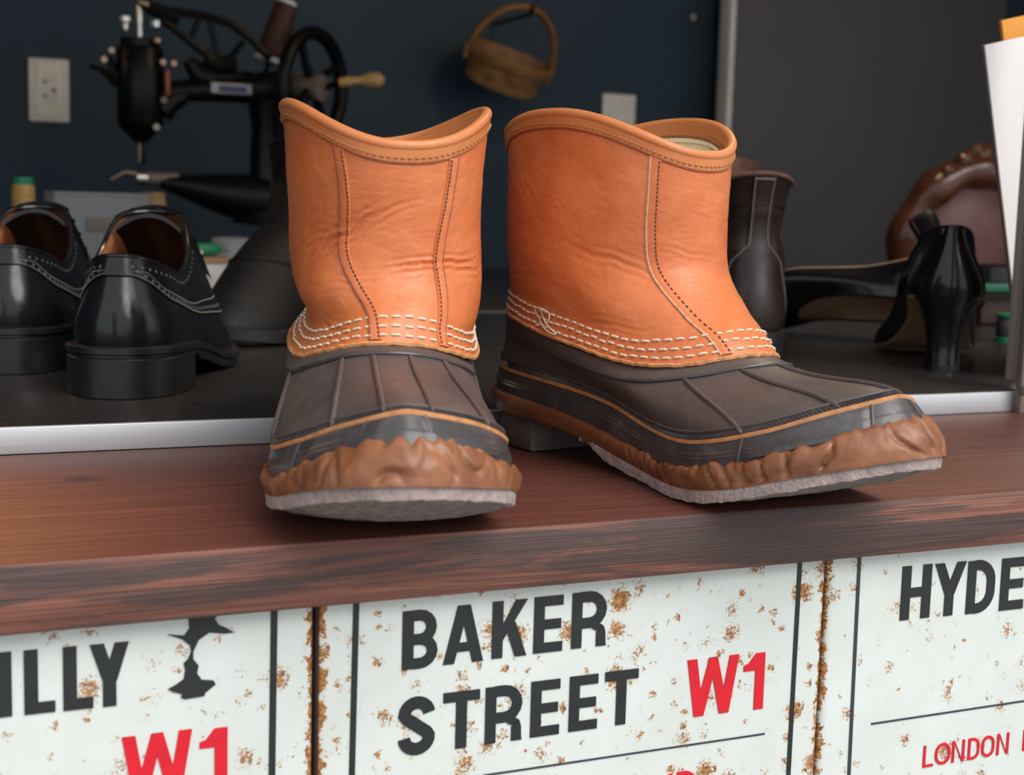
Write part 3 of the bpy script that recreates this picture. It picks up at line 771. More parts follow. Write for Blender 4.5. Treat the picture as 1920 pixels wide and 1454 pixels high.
    for mm, off in ((.0072, -.0003), (.0070, .0008), (.0058, .0010), (.0030, .0012), (.001, .0014)): strip.append([sg(p, hs(p, mm))+nrm0(p, hs(p, mm))*off for p in PH])
    for mm, off in ((.001, .0030), (.005, .0030), (.0105, .0034), (.011, .0050)): strip.append([sg(p, hs(p, mm))-nrm0(p, hs(p, mm))*off for p in PH])
    v, f = loft(strip); put('binding_strip', v, f, M['binding'], bd)
    v, f = tube([sg(p, hs(p, .0075))+nrm0(p, hs(p, .0075))*.0001 for p in PH], .0006, 6, True); put('binding_groove', v, f, M['groove'], bd)
    def stitches(name, path, m, parent, ln=.66, rad=.0008, lift=.0008, bow=0.0):
        mb = MB()
        for (a, b, n) in path:
            d = b-a; a2 = a+d*(1-ln)/2; b2 = b-d*(1-ln)/2; mid = (a2+b2)/2
            vv, ff = tube([a2+n*(lift-.0007), a2+d*.12+n*lift, mid+n*(lift+bow), b2-d*.12+n*lift, b2+n*(lift-.0007)], [rad*.7, rad, rad, rad, rad*.7], 6)
            mb.add([W(q) for q in vv], ff)
        o = mb.build(name, m, parent); o['kind'] = 'stuff'; return o
    def loop_path(sf, pitch, jit=0.0):
        pts = [sg(p, sf(p)) for p in np.linspace(0, 2*PI, 721)]; d = np.r_[0, np.cumsum([np.linalg.norm(pts[i+1]-pts[i]) for i in range(720)])]
        n = int(d[-1]/pitch); out = []
        phs = np.interp(np.linspace(0, d[-1], n+1), d, np.linspace(0, 2*PI, 721))
        for i in range(n):
            j = jit*random.uniform(-1, 1)
            out.append((sg(phs[i], sf(phs[i])+j), sg(phs[i+1], sf(phs[i+1])+j), nrm0((phs[i]+phs[i+1])/2, sf(phs[i]))))
        return out
    stitches('binding_stitching', loop_path(lambda p: hs(p, .0050), .0032), M['thread_tan'], bd, .62, .0005, .0014)
    inr = []
    for (a, b, n) in loop_path(lambda p: hs(p, .0066), .0040): inr.append((a-n*.0012, b-n*.0012, -n))
    stitches('inner_binding_stitching', inr, M['thread_tan'], bd, .6, .0007, .0026)
    # three rows of cream stitches round the foot of the shaft
    def up(phi, mm): return mm/max(rimw(phi)-shaft0(phi, 0)[2], .05)
    for mm in P['rows']:
        stitches('cream_stitching', loop_path(lambda p: up(p, mm), .0062, .003), M['thread_white'], sh, .68, .00062, .0006)
    # front panel seams with dark stitches
    for keyp, side in P['seams']:
        ks_, kp = [k[0] for k in keyp], [k[1] for k in keyp]
        sf = lambda s: smooth_interp(s, ks_, kp)
        S_ = np.linspace(.015, hs(sf(1.0), .0077), 60)
        rings = []
        for s in S_:
            p0 = sf(s); r = []
            for dph, off in ((-.052, .0001), (-.048, .0009), (0, .0013), (.044, .0011), (.05, .0001)):
                ph = p0+dph*side; r.append(sg(ph, s)+nrm0(ph, s)*off)
            rings.append(r)
        v, f = loft(rings, False); put('seam_overlap', v, f, M['leather'], sh)
        v, f = tube([sg(sf(s)-.056*side, s)+nrm0(sf(s), s)*.0003 for s in S_], .0008, 6); put('seam_edge', v, f, M[P.get('edge', 'groove')], sh)
        pth = []; L = np.linspace(.02, S_[-1]-.005, 46)
        for a, b in zip(L[:-1], L[1:]):
            pa, pb = sf(a)+.030*side, sf(b)+.030*side; pth.append((sg(pa, a), sg(pb, b), nrm0(pa, a)))
        stitches('seam_stitching', pth, M['thread_dark'], sh, .62, .00042, .0013)
    if 'loose' in P:
        p0, rows = P['loose']; pts = []
        for k in range(40):
            t = k/39; ph = p0+.09*math.sin(t*13)+.10*(t-.5); mm = .002+.011*(.5+.5*math.sin(t*9.5+1)); q = sg(ph, up(ph, mm)); pts.append(q+nrm0(ph, .1)*(.0016+.0008*math.sin(t*31)))
        v, f = tube(pts, .0004, 6); put('loose_thread', v, f, M['thread_white'], sh)
    # heel pull seam at the back
    v, f = tube([sg(PI, s)+nrm0(PI, s)*.0002 for s in np.linspace(.04, .92, 40)], [.0018]*40, 6); put('back_seam', v, f, M['edge_pale'], sh)
    return root

KEYS_R = [(0, .000, .193, .0480, .0480), (.10, .001, .185, .0455, .0455), (.20, .002, .171, .0465, .0465), (.38, .002, .152, .0475, .0475), (.55, .001, .1485, .0470, .0470), (.78, .001, .149, .0465, .0465), (1.0, .000, .150, .0465, .0465)]
KEYS_L = [(0, .000, .171, .0490, .0460), (.09, .001, .166, .0470, .0385), (.15, .002, .162, .0490, .0370), (.25, .002, .155, .0510, .0435), (.40, .002, .150, .0512, .0470), (.55, .001, .1485, .0505, .0470), (.78, .001, .151, .0500, .0485), (1.0, .000, .153, .0510, .0500)]
FOLDS_R = [(.85, .42, .022, .0035, .12, .0016, 'w'), (1.15, .13, .045, .0025, -.1, .0012, 'w'), (.5, .40, .014, .003, -.5, .0008, 'w'), (2.2, .82, .018, .003, .9, .0008, 'w'), (1.8, .70, .02, .003, .9, .0006, 'w'), (1.2, .27, .028, .012, .1, .0030, 'b'), (2.3, .20, .03, .004, -.3, .0010, 'w'), (.15, .50, .02, .003, .1, .0008, 'w'), (1.6, .6, .02, .02, .2, .0015, 'b')]
FOLDS_L = [(-.55, .52, .028, .0038, .62, .0036, 'w'), (-.15, .62, .018, .003, .62, .0016, 'w'), (-1.1, .44, .025, .003, .4, .0018, 'w'), (.50, .40, .030, .0030, .10, .0030, 'w'), (.95, .36, .018, .0028, .1, .0020, 'w'), (-.35, .30, .018, .003, .1, .0016, 'w'), (-.75, .26, .020, .009, .1, .0040, 'b'), (-.7, .11, .020, .003, -.35, .0022, 'w'), (.15, .50, .018, .016, .5, .0022, 'b'), (.05, .18, .022, .010, 0, .0016, 'b')]
duck_boot('tan leather boot with dark rubber foot, toe pointing at the viewer, at left', (.2600, .231), -16, 1,
    dict(seed=1.3, keys=KEYS_L, folds=FOLDS_L, vs=.95, ku1=.170, kup=.006, rim=(.163, .170, .1845), ribs=(-.42, -.14, .17, .50, 1.15, -1.15), panel=(.12, .52), panel_ribs=(-.22, -.62, .12, .5), rows=(.0035, .0075, .0115), lump=1.0, kv=.001, twist=.10, lin=.86, stup=.003,
         seams=[([(0, -.10), (.15, -.18), (.45, -.46), (.7, -.50), (1, -.62)], 1), ([(0, .52), (.2, .48), (.45, .38), (.75, .42), (1, .42)], -1)]))
duck_boot('tan leather boot with dark rubber foot, turned three quarters with toe to the right', (.3582, .2345), 11, -1,
    dict(seed=5.1, keys=KEYS_R, folds=FOLDS_R, ku1=.192, rim=(.165, .171, .1865), ribs=(.75, .33, -.05, -.45, -.85), panel=(.22, .72), panel_ribs=(.75, .20, -.2, -.75), rows=(.0035, .0075, .0115), lump=1.0, crown=.15, loose=(1.72, 3), edge='edge_pale',
         seams=[([(0, .30), (.2, .42), (.45, .52), (.7, .54), (1, .54)], -1), ([(0, -.6), (.3, -.85), (1, -1.0)], -1)]))

# ------------------------------------------------------------------ the other footwear
def low_shape(ctrl, toe_i, sole, welt, top, P1k, f_exp=1.6):
    """upper(phi, t): surface from the welt (t=0) to the top line (t=1); top(phi) gives a point; sole(u) the height of the welt"""
    fn = outline_fn(ctrl, toe_i); outw = memo(lambda p: outward(fn, p)); top = memo(top)
    def ctl(phi):
        o = fn(phi); n = np.r_[outw(phi), 0]; S = np.r_[o-outw(phi)*welt, sole(o[0])]; K = top(phi)
        f = max(0, math.cos(phi))**f_exp; h = (K-S)*np.array([1, 1, 0]); L = np.linalg.norm(h)+1e-9; h = h/L; H = K[2]-S[2]
        A = S+np.array([0, 0, P1k[0]*(1-f)+P1k[1]*f])+n*P1k[4]*(1-f)-h*0
        B = K-h*min(L*P1k[2], .09)*f+np.array([0, 0, -H*.40*(1-f)-P1k[3]*f])+n*.004*(1-f)
        return S, A, B, K
    ctl = memo(ctl)
    def up(phi, t): a, b, c, d = ctl(phi); return bez(a, b, c, d, t)
    def nr(phi, t):
        e = .02; a = up(phi+e, t)-up(phi-e, t); b = up(phi, min(1, t+.03))-up(phi, max(0, t-.03)); n = np.cross(a, b); n = n/(np.linalg.norm(n)+1e-12)
        c = up(phi, t)-np.array([.1, 0, .02]); return n if n @ c > 0 else -n
    return fn, outw, up, nr
def W3(q, mir=1): return (q[1]*mir, -q[0], q[2])
def put3(name, v, f, m, parent, mir=1, smooth=True, kind=None):
    o = obj(name, [W3(q, mir) for q in v], f, m, parent, smooth)
    if kind: o['kind'] = kind
    return o
def sole_slab(fn, outw, zt, zb, u0, u1, grow, n=90):
    """slab under the outline between u0 and u1"""
    ph = np.linspace(0, PI, 160); A = np.array([fn(p) for p in ph]); B = np.array([fn(-p) for p in ph])
    lim = (np.interp(u1, B[::-1, 0], B[::-1, 1]), np.interp(u1, A[::-1, 0], A[::-1, 1]))
    def clampo(o):
        if o[0] > u1: return np.array([u1, min(max(o[1], lim[0]), lim[1])])
        return np.array([max(o[0], u0), o[1]])
    def ring(k, z):
        r = []
        for i in range(n):
            p = 2*PI*i/n; o = fn(p)+outw(p)*grow*k; o = clampo(o); r.append(np.r_[o, z(o[0])])
        return r
    return loft([ring(.7, zt), ring(1, lambda u: zt(u)-.0008), ring(1, lambda u: zb(u)+.0008), ring(.7, zb)], True, True, True)

def brogue(label, loc, az):
    root = thing('brogue_shoe', label, 'shoe', loc, (0, 0, RAD(az)), 'pair of black brogues on the counter')
    ctrl = [(a*1.02, b*.98) for a, b in OUT]
    sole = lambda u: smooth_interp(u, [0, .07, .12, .16, .20, .25, .295], [.031, .029, .022, .013, .010, .011, .019])
    def top(phi):
        c, s = math.cos(phi), math.sin(phi); u = .078+.068*c; v = .029*(1 if s >= 0 else -1)*abs(s)**.85*(1+.12*c)
        w = smooth_interp((1-c)/2, [0, .12, .3, .55, .8, 1], [.113, .108, .088, .074, .080, .087])
        return np.array([u+.004, v, w])
    fn, outw, up, nr = low_shape(ctrl, 10, sole, .003, top, (.018, .010, .42, .014, .006))
    N = 120; PH = [2*PI*i/N for i in range(N)]
    v, f = loft([[up(p, k/24) for p in PH] for k in range(25)]); upper = put3('leather_upper', v, f, M['blackleather'], root)
    # lining: from the top line down to the insole
    rings = [[up(p, 1) for p in PH]]
    for k in range(1, 10):
        t = 1-k*.085; rings.append([up(p, t)-nr(p, t)*.003 for p in PH])
    v, f = loft(rings, True, False, True); put3('tan_lining', v, f, M['tanlining'], root)
    v, f = tube([up(p, 1) for p in PH], .0016, 8, True); put3('top_binding', v, f, M['blackleather'], upper)
    # sole, welt and stacked heel
    v, f = sole_slab(fn, outw, lambda u: sole(u)+.001, lambda u: sole(u)-.004, -.1, .4, .0035); put3('welt', v, f, M['blacksole'], root)
    v, f = sole_slab(fn, outw, lambda u: sole(u)-.003, lambda u: sole(u)-.010 if u > .1 else sole(u)-.007, -.1, .4, .002); put3('outsole', v, f, M['blacksole'], root)
    v, f = sole_slab(fn, outw, lambda u: sole(u)-.006, lambda u: 0.0, -.1, .072, .0025); put3('stacked_heel', v, f, M['blacksole'], root)
    # raised quarter piece with wavy edge, punched holes and stitch line
    edge = lambda p: smooth_interp((1-math.cos(p))/2, [0, .2, .45, .70, .88, .955, 1], [.35, .40, .52, .50, .56, .74, .82])
    P2 = [p for p in PH if math.cos(p) < .55]; P2 = sorted(P2)
    P2 = list(np.linspace(P2[0], P2[-1], 120))
    v, f = loft([[up(p, edge(p)+(1-edge(p))*k)+nr(p, edge(p)+(1-edge(p))*k)*h for p in P2] for k, h in ((0, -.0002), (.01, .0011), (.5, .0012), (.98, .0010))], False); q = put3('quarter_overlay', v, f, M['blackleather'], upper)
    def dots(name, ed, pitch, r, m, parent, squash=.4):
        mb = MB(); ph = np.linspace(P2[0], P2[-1], 500); pts = [up(p, ed(p)) for p in ph]; d = np.r_[0, np.cumsum([np.linalg.norm(pts[i+1]-pts[i]) for i in range(499)])]
        for s in np.arange(0, d[-1], pitch):
            p = float(np.interp(s, d, ph)); n = nr(p, ed(p)); c = up(p, ed(p))+n*.0012
            a = np.cross(n, [0, 0, 1.0]); a /= np.linalg.norm(a); b = np.cross(n, a)
            k6 = [c+(a*math.cos(j*PI/4)+b*math.sin(j*PI/4))*r for j in range(8)]; k7 = [x+n*.0004+(c-x)*.3 for x in k6]
            vv, ff = loft([k6, k7], True, False, True); mb.add([W3(x) for x in vv], ff)
        o = mb.build(name, m, parent); o['kind'] = 'stuff'
    dots('punched_holes', lambda p: edge(p)+.07, .0062, .0014, M['blackthread'], q)
    dots('top_line_holes', lambda p: .90, .0066, .0012, M['blackthread'], q)
    dots('edge_stitching', lambda p: edge(p)+.02, .0018, .00045, M['graythread'], q)
    dots('upper_edge_stitching', lambda p: min(edge(p)+.14, .86), .0018, .0004, M['graythread'], q)
    # heel seam, tongue, facing, laces
    v, f = tube([up(PI, t)+nr(PI, t)*.0006 for t in np.linspace(.02, .42, 12)], .0012, 6); put3('back_seam', v, f, M['blacksole'], upper)
    v, f = loft([[up(p, t)+nr(p, t)*h for p in np.linspace(PI-.16, PI+.16, 9)] for t, h in ((.80, 0), (.81, .0016), (.98, .0018), (1.0, .0004))], False); put3('heel_tab', v, f, M['blackleather'], upper)
    tong = []
    for k in range(9):
        t = k/8; u = .192-.062*t; w0 = up(0, .48+.52*t)[2]+.003-.004*t; hw = .016+.006*t
        tong.append([np.array([u-.006*abs(x), hw*x, w0-.010*x*x*(.5+t*.5)]) for x in np.linspace(-1, 1, 11)])
    tong += [[q-np.array([0, 0, .003]) for q in r] for r in tong[::-1]]
    v, f = loft(tong, False); put3('tongue', v, f, M['blackleather'], root)
    for sgn in (1, -1):
        fc = []
        for k in range(7):
            t = .55+.45*k/6; fc.append([up(ph*sgn, t)+nr(ph*sgn, t)*.0026 for ph in (.30, .40, .55, .70)])
        v, f = loft(fc, False); put3('lace_facing', v, f, M['blackleather'], root)
    for k in range(4):
        t = .64+.10*k; pts = [up(ph, t)+nr(ph, t)*.0045+np.array([0, 0, .002*math.cos(ph*3)]) for ph in np.linspace(-.46, .46, 9)]
        v, f = tube(pts, .0016, 6); put3('lace', v, f, M['blackmatte'], root)
    # toe cap edge
    v, f = tube([up(p, .30+.22*math.cos(p*2.2))+nr(p, .4)*.0006 for p in np.linspace(-.62, .62, 30)], .0011, 6); put3('toe_cap_edge', v, f, M['blackleather'], upper)
    return root
def az_of(a): return 180-a
hb = ptz(215, 750, RH); brogue('black polished brogue, its whole heel facing the viewer, nearer of the pair', (hb[0], hb[1], RH), 180-19)
hb = ptz(30, 706, RH); brogue('black polished brogue cut off by the left edge of the picture', (hb[0]-.006, hb[1]+.01, RH), 180-15)

def ankle_boot(name, label, loc, az, mir, m, mlin, hgt, lean, strip, topw=(.034, .030), group=None):
    root = thing(name, label, 'boot', loc, (0, 0, RAD(az)), group)
    ctrl = [(a*.99, b*.95) for a, b in OUT]
    sole = lambda u: smooth_interp(u, [0, .07, .12, .16, .20, .25, .295], [.028, .026, .020, .013, .011, .012, .018])
    def top(phi):
        c, s = math.cos(phi), math.sin(phi); u = .070+.066*c+.006; v = .036*(1 if s >= 0 else -1)*abs(s)**.9
        return np.array([u, v, .092+.012*max(0, c)])
    fn, outw, up, nr = low_shape(ctrl, 10, sole, .003, top, (.022, .012, .45, .010, .006))
    N = 100; PH = [2*PI*i/N for i in range(N)]
    rings = [[up(p, k/20) for p in PH] for k in range(20)]
    def sh(p, s):
        c, si = math.cos(p), math.sin(p); K = top(p); a = .066*(1-s)+(.052+.006*s)*s if s < 1 else .058
        a = smooth_interp(s, [0, .25, .55, 1], [.066, .055, .050, .054]); b = smooth_interp(s, [0, .25, .55, 1], [.036, topw[1], topw[1], topw[0]])
        u = .076-.012*min(1, s*2)+a*c+lean*s; v = b*(1 if si >= 0 else -1)*abs(si)**.9
        w = K[2]+(hgt+.010*c*0+.004*math.cos(2*p)-K[2])*s; q = np.array([u, v, w])
        return q+np.array([c, si, 0])*.0016*nz(q, 40, 2)*math.sin(PI*min(1, s*1.2))
    rings += [[sh(p, k/24) for p in PH] for k in range(25)]
    v, f = loft(rings); upper = put3('leather_upper', v, f, m, root, mir)
    lin = [[sh(p, 1) for p in PH]]+[[sh(p, 1-k*.1)-np.array([math.cos(p), math.sin(p), 0])*.0035 for p in PH] for k in range(1, 9)]
    v, f = loft(lin, True, False, True); put3('lining', v, f, mlin, root, mir)
    v, f = tube([sh(p, 1) for p in PH], .0018, 8, True); put3('top_edge', v, f, mlin, upper, mir)
    v, f = sole_slab(fn, outw, lambda u: sole(u)+.001, lambda u: sole(u)-.010, -.1, .4, .0035); put3('outsole', v, f, M['blacksole'], root, mir)
    v, f = sole_slab(fn, outw, lambda u: sole(u)-.008, lambda u: 0.0, -.1, .072, .0025); put3('stacked_heel', v, f, M['blacksole'], root, mir)
    v, f = tube([up(p, .50+.1*math.cos(p))+nr(p, .5)*.0005 for p in np.linspace(-.7, .7, 30)], .0010, 6); put3('toe_seam', v, f, m, upper, mir)
    def allp(p, q):  # q: 0 sole .. 1 collar .. 2 rim
        return up(p, q) if q < 1 else sh(p, q-1)
    tg = []
    for k in range(8):
        t = k/7; a_ = .75*(1-.25*t*t); tg.append([sh(x, .55+.45*t)*np.array([1, .97, 1])+np.array([-.003, 0, .016*max(0, t-.4)/.6*math.cos(x)]) for x in np.linspace(-a_, a_, 13)])
    tg += [[q-np.array([.003, 0, 0]) for q in r] for r in tg[::-1]]
    v, f = loft(tg, False); put3('tongue', v, f, mlin, root, mir)
    if strip:
        v, f = loft([[allp(PI+x, q)+np.array([-1, 0, 0])*(.0016 if abs(x) < .24 else .0) for x in (-.25, -.23, -.12, 0, .12, .23, .25)] for q in np.linspace(.95, 1.97, 24)], False); bs = put3('back_strip', v, f, m, upper, mir)
        v, f = loft([[allp(PI+x, q)+np.array([-1, 0, 0])*(.0022 if abs(x) < .5 else 0) for x in np.linspace(-.55, .55, 11)] for q in np.linspace(.06, 1.02, 14)], False); put3('heel_counter', v, f, m, upper, mir)
        for sgn in (-1, 1):
            mb = MB(); Q = np.linspace(.10, 1.96, 60)
            wid = lambda q: .52-.0 if q < .9 else (.52-(q-.9)/.2*.32 if q < 1.1 else .20)
            for a, b in zip(Q[:-1], Q[1:]):
                A = allp(PI+sgn*wid(a), a)+np.array([-.0024, 0, 0]); B = allp(PI+sgn*wid(b), b)+np.array([-.0024, 0, 0]); d = B-A
                vv, ff = tube([A+d*.15, B-d*.15], .0006, 5); mb.add([W3(x, mir) for x in vv], ff)
            o = mb.build('strip_stitching', M['graythread'], upper); o['kind'] = 'stuff'
        v, f = tube([allp(PI+x, 1.93)+np.array([-.0020, 0, 0]) for x in np.linspace(-.2, .2, 9)], .0006, 5); put3('tab_stitching', v, f, M['graythread'], upper, mir)
        v, f = tube([allp(PI+x, 1.62)+np.array([-.0016, 0, 0]) for x in np.linspace(-.9, .9, 20)], .0008, 5); put3('cross_seam', v, f, m, upper, mir)
    return root
hb = ptz(1418, 690, RH)
ankle_boot('ankle_boot', 'dark brown leather ankle boot with grey stitched back strip', (hb[0], hb[1], RH), 180-18, -1, M['brownboot'], M['brownlining'], .151, -.010, True)
fwd = np.array([math.sin(RAD(-38)), -math.cos(RAD(-38))]); tp = ptz(398, 652, RH)[:2]-fwd*.285
ankle_boot('ankle_boot', 'plain black ankle boot behind the front-facing tan boot, toe to the left', (tp[0], tp[1], RH), -38, 1, M['blackmatte'], M['blackmatte'], .175, .0, False, (.040, .037))

def pump(label, loc, rot, hh):
    root = thing('court_pump', label, 'shoe', loc, rot, 'pair of glossy black pumps')
    ctrl = [(a, b*1.17) for a, b in [(0, 0), (.004, .014), (.02, .025), (.055, .026), (.10, .021), (.14, .027), (.175, .037), (.20, .037), (.222, .027), (.238, .012), (.243, .001), (.239, -.010), (.223, -.024), (.20, -.036), (.17, -.039), (.135, -.032), (.095, -.025), (.055, -.026), (.02, -.025), (.004, -.014)]]
    sole = lambda u: smooth_interp(u, [0, .04, .08, .12, .155, .19, .243], [hh, hh-.003, hh-.016, hh*.42, .010, .006, .010])
    def top(phi):
        c, s = math.cos(phi), math.sin(phi); u = .090+.084*c; hw = smooth_interp((1-c)/2, [0, .3, .6, 1], [.029, .032, .027, .019])
        v = hw*(1 if s >= 0 else -1)*abs(s)**.8
        return np.array([u+.003, v, sole(u)+smooth_interp((1-c)/2, [0, .25, .6, .85, 1], [.030, .030, .040, .052, .056])])
    fn, outw, up, nr = low_shape(ctrl, 10, sole, .001, top, (.016, .012, .38, .004, .005))
    N = 110; PH = [2*PI*i/N for i in range(N)]
    v, f = loft([[up(p, k/20) for p in PH] for k in range(21)]); upper = put3('leather_upper', v, f, M['patent'], root)
    lin = [[up(p, 1) for p in PH]]+[[up(p, 1-k*.12)-nr(p, 1-k*.12)*.0016 for p in PH] for k in range(1, 8)]
    v, f = loft(lin, True, False, True); put3('lining', v, f, M['pumplining'], root)
    v, f = tube([up(p, 1) for p in PH], .0011, 8, True); put3('top_binding', v, f, M['patent'], upper)
    us = np.linspace(.040, .2425, 40); rings = []
    ph = np.linspace(0, PI, 200); A = np.array([fn(p) for p in ph]); B = np.array([fn(-p) for p in ph])
    for u in us:
        a = np.interp(u, A[::-1, 0], A[::-1, 1]); b = np.interp(u, B[::-1, 0], B[::-1, 1]); z = sole(u)
        a, b = a*.94, b*.94; rings.append([np.array([u, b, z+.001]), np.array([u, a, z+.001]), np.array([u, a, z-.0015]), np.array([u, (a+b)/2, z-.0025]), np.array([u, b, z-.0015])])
    v, f = loft(rings, True, True, True); put3('sole', v, f, M['pumpsole'], root)
    # curved heel with top lift
    rings = []
    for k in range(13):
        t = k/12; z = (hh-.001)*(1-t)+.005*t; w = smooth_interp(t, [0, .25, .6, 1], [.0260, .0190, .0145, .0138]); u0 = smooth_interp(t, [0, .3, .7, 1], [.001, .009, .014, .013]); u1 = smooth_interp(t, [0, .25, .6, 1], [.058, .046, .040, .041])
        r = []
        for j in range(28):
            a = 2*PI*j/28; c, s = math.cos(a), math.sin(a); r.append(np.array([(u0+u1)/2+(u1-u0)/2*(1 if c > 0 else -1)*abs(c)**.7, w*(1 if s > 0 else -1)*abs(s)**(.8 if c < 0 else .6), sole((u0+u1)/2+(u1-u0)/2*c)+.001 if k == 0 else z]))
        rings.append(r)
    v, f = loft(rings, True, True, True); hl = put3('heel', v, f, M['patent'], root)
    r0 = rings[-1]; v, f = loft([[q+np.array([0, 0, dz]) for q in r0] for dz in (.0, -.0049)], True, True, True); put3('top_lift', v, f, M['blacksole'], hl)
    v, f = tube([up(PI, t)+nr(PI, t)*.0002 for t in np.linspace(.02, .98, 16)], .0007, 6); put3('back_seam', v, f, M['patent'], upper)
    return root
hb = ptz(1762, 697, RH)
pump('glossy black pump standing upright with its block heel to the viewer', (hb[0]-.004, hb[1]-.012, RH), (0, 0, RAD(180-34)), .062)
q = pt(1500, 560, .56)
lp = pump('glossy black pump lying overturned with heel up and beige inside showing', (0, 0, 0), (0, 0, 0), .058)
LP = lp
# overturned pump: toe to the left, sole up, opening tipped towards the viewer
def place_overturned(o, toe, heel, roll):
    X = Vector(tuple(map(float, toe)))-Vector(tuple(map(float, heel))); X.normalize()          # forward (local -y)
    Yl = -X; up = Vector((0, 0, 1)); Zl = up-Yl*up.dot(Yl); Zl.normalize(); Xl = Yl.cross(Zl)
    Rm = Matrix((Xl, Yl, Zl)).transposed(); Rm = Rm @ Matrix.Rotation(roll, 3, 'Y')
    o.rotation_euler = Rm.to_euler(); return Rm
toe = pt(1500, 660, .63); heel = pt(1828, 500, .52)
Rm = place_overturned(LP, toe, heel, RAD(148))
d = Vector(tuple(map(float, heel)))-Rm @ Vector((0, 0, .07))
LP.location = d

zlow = min((LP.matrix_basis @ c.matrix_basis @ v.co).z for c in LP.children if c.type == 'MESH' for v in c.data.vertices)
LP.location.z += RH+.0006-zlow

# ------------------------------------------------------------------ wall plates, basket, hook
def outlet(label, c, w, h, socket):
    t = thing('wall_socket' if socket else 'wall_plate', label, 'socket' if socket else 'plate', (c[0], YB, c[2]))
    box('cover_plate', (0, -.004, 0), (w, .008, h), M['whiteplastic'], t, .003)
    if socket:
        face = box('socket_face', (0, -.0092, 0), (w*.64, .003, h*.80), M['socket'], t, .001)
        box('module', (0, -.0112, 0), (w*.40, .0016, h*.44), M['whiteplastic'], face, .0006)
        for x, z, a, b in ((-.007, .014, .006, .0035), (-.007, -.010, .006, .0035), (.007, .0, .006, .006)): box('slot', (x, -.0122, z), (a, .001, b), M['slot'], face, .0002)
    else:
        box('switch_face', (0, -.0092, 0), (w*.62, .003, h*.74), M['whiteplastic'], t, .001)
a, b = pt(52, 108, YB), pt(130, 231, YB); outlet('white wall socket on the navy wall at the upper left', (a+b)/2, b[0]-a[0], abs(a[2]-b[2])*1.0, True)
a, b = pt(1128, 175, YB), pt(1186, 278, YB); outlet('small white wall plate half hidden above the boot turned to the right', (a+b)/2, b[0]-a[0], abs(a[2]-b[2]), False)
hk = pt(1297, 33, YB); hook = thing('wall_screw', 'tiny grey screw in the bare navy wall', 'screw', (hk[0], YB, hk[2]))
v, f = lathe([(0.0, -.010), (.006, -.009), (.007, -.006), (.004, -.004), (.003, .002)], 16, 'y'); obj('screw_head', v, f, M['alu_gray'], hook)
box('screw_groove', (0, -.0098, 0), (.008, .0008, .0012), M['slot'], hook, .0001)

bc = pt(949, 128, 1.93); k = (pt(1027, 110, 1.93)[0]-pt(870, 80, 1.93)[0])/2
bk = thing('wooden_basket', 'shallow oval bentwood basket hanging by its hoop handle on the wall', 'basket', bc, (RAD(24), RAD(13), 0))
def oval(r, z, n=48): return [(k*r*math.cos(2*PI*i/n), k*r*.72*math.sin(2*PI*i/n), z) for i in range(n)]
hgt = k*.62
v, f = loft([oval(.76, -hgt*.62), oval(.80, -hgt*.60), oval(.97, hgt*.48), oval(.94, hgt*.48), oval(.78, -hgt*.50), oval(.3, -hgt*.52)], True, True, True); obj('basket_wall', v, f, M['basket'], bk)
v, f = loft([oval(1.0, hgt*.50), oval(1.03, hgt*.46), oval(1.0, hgt*.20), oval(.955, hgt*.20), oval(.94, hgt*.48), oval(1.0, hgt*.50)]); obj('rim_band', v, f, M['basket'], bk)
v, f = loft([oval(.82, -hgt*.42), oval(.85, -hgt*.46), oval(.83, -hgt*.66), oval(.78, -hgt*.66)]); obj('base_band', v, f, M['basket'], bk)
hp = [(k*1.0*math.cos(a), 0, hgt*.15+k*1.30*math.sin(a)) for a in np.linspace(-.10, PI+.10, 40)]
v, f = tube(hp, k*.075, 8, False, 1.6, (0, 1, 0)); obj('hoop_handle', v, f, M['basket'], bk)
for sx in (-1, 1):
    v, f = lathe([(0, -.003), (.005, -.002), (.005, .002), (0, .003)], 12, 'x', (sx*k*1.06, 0, hgt*.32)); obj('rivet', v, f, M['brass'], bk)
hang = Vector(tuple(map(float, bc)))+Euler((RAD(24), RAD(13), 0)).to_matrix() @ Vector((0, 0, hgt*.15+k*1.30-k*.10))
wn = thing('wall_peg', 'dark iron peg from which the bentwood basket hangs', 'peg', (hang.x, YB, hang.z))
v, f = tube([(0, 0, -.004), (0, hang.y-YB-.012, -.004), (0, hang.y-YB-.020, .010)], .0035, 8); obj('peg_rod', v, f, M['iron'], wn)

# ------------------------------------------------------------------ sewing machine
MY = 1.56
def mp(x, y, Y=MY): return pt(x, y, Y)
org = np.array([mp(480, 420)[0], MY, RH])
sm = thing('sewing_machine', 'black cast iron patching sewing machine with a large hand wheel', 'sewing machine', org)
def lm(x, y, dy=0.0): q = mp(x, y); return np.array([q[0], MY+dy, q[2]])-org
def L2(x): return abs(mp(300+x, 200)[0]-mp(300, 200)[0])        # image length to metres on that plane
def cyl(name, a, b, r, m, parent=sm, n=20, r2=None):
    v, f = tube([a, a+(b-a)*.04, a+(b-a)*.96, b], [r*.9, r, (r2 or r), (r2 or r)*.9], n); return obj(name, v, f, m, parent)
head = cyl('head', lm(262, 88), lm(264, 238), L2(43), M['iron'], sm, 28)
cyl('head_collar', lm(262, 72), lm(262, 92), L2(36), M['iron'], head)
v, f = tube([lm(264, 236), lm(265, 252), lm(266, 268)], [L2(40), L2(26), L2(11)], 20); obj('nose', v, f, M['iron'], head)
cyl('presser_bar', lm(262, 4), lm(262, 90), L2(6), M['steel'], head); cyl('presser_cap', lm(256, 4, -.01), lm(276, 12, -.01), L2(7), M['brass'], head)
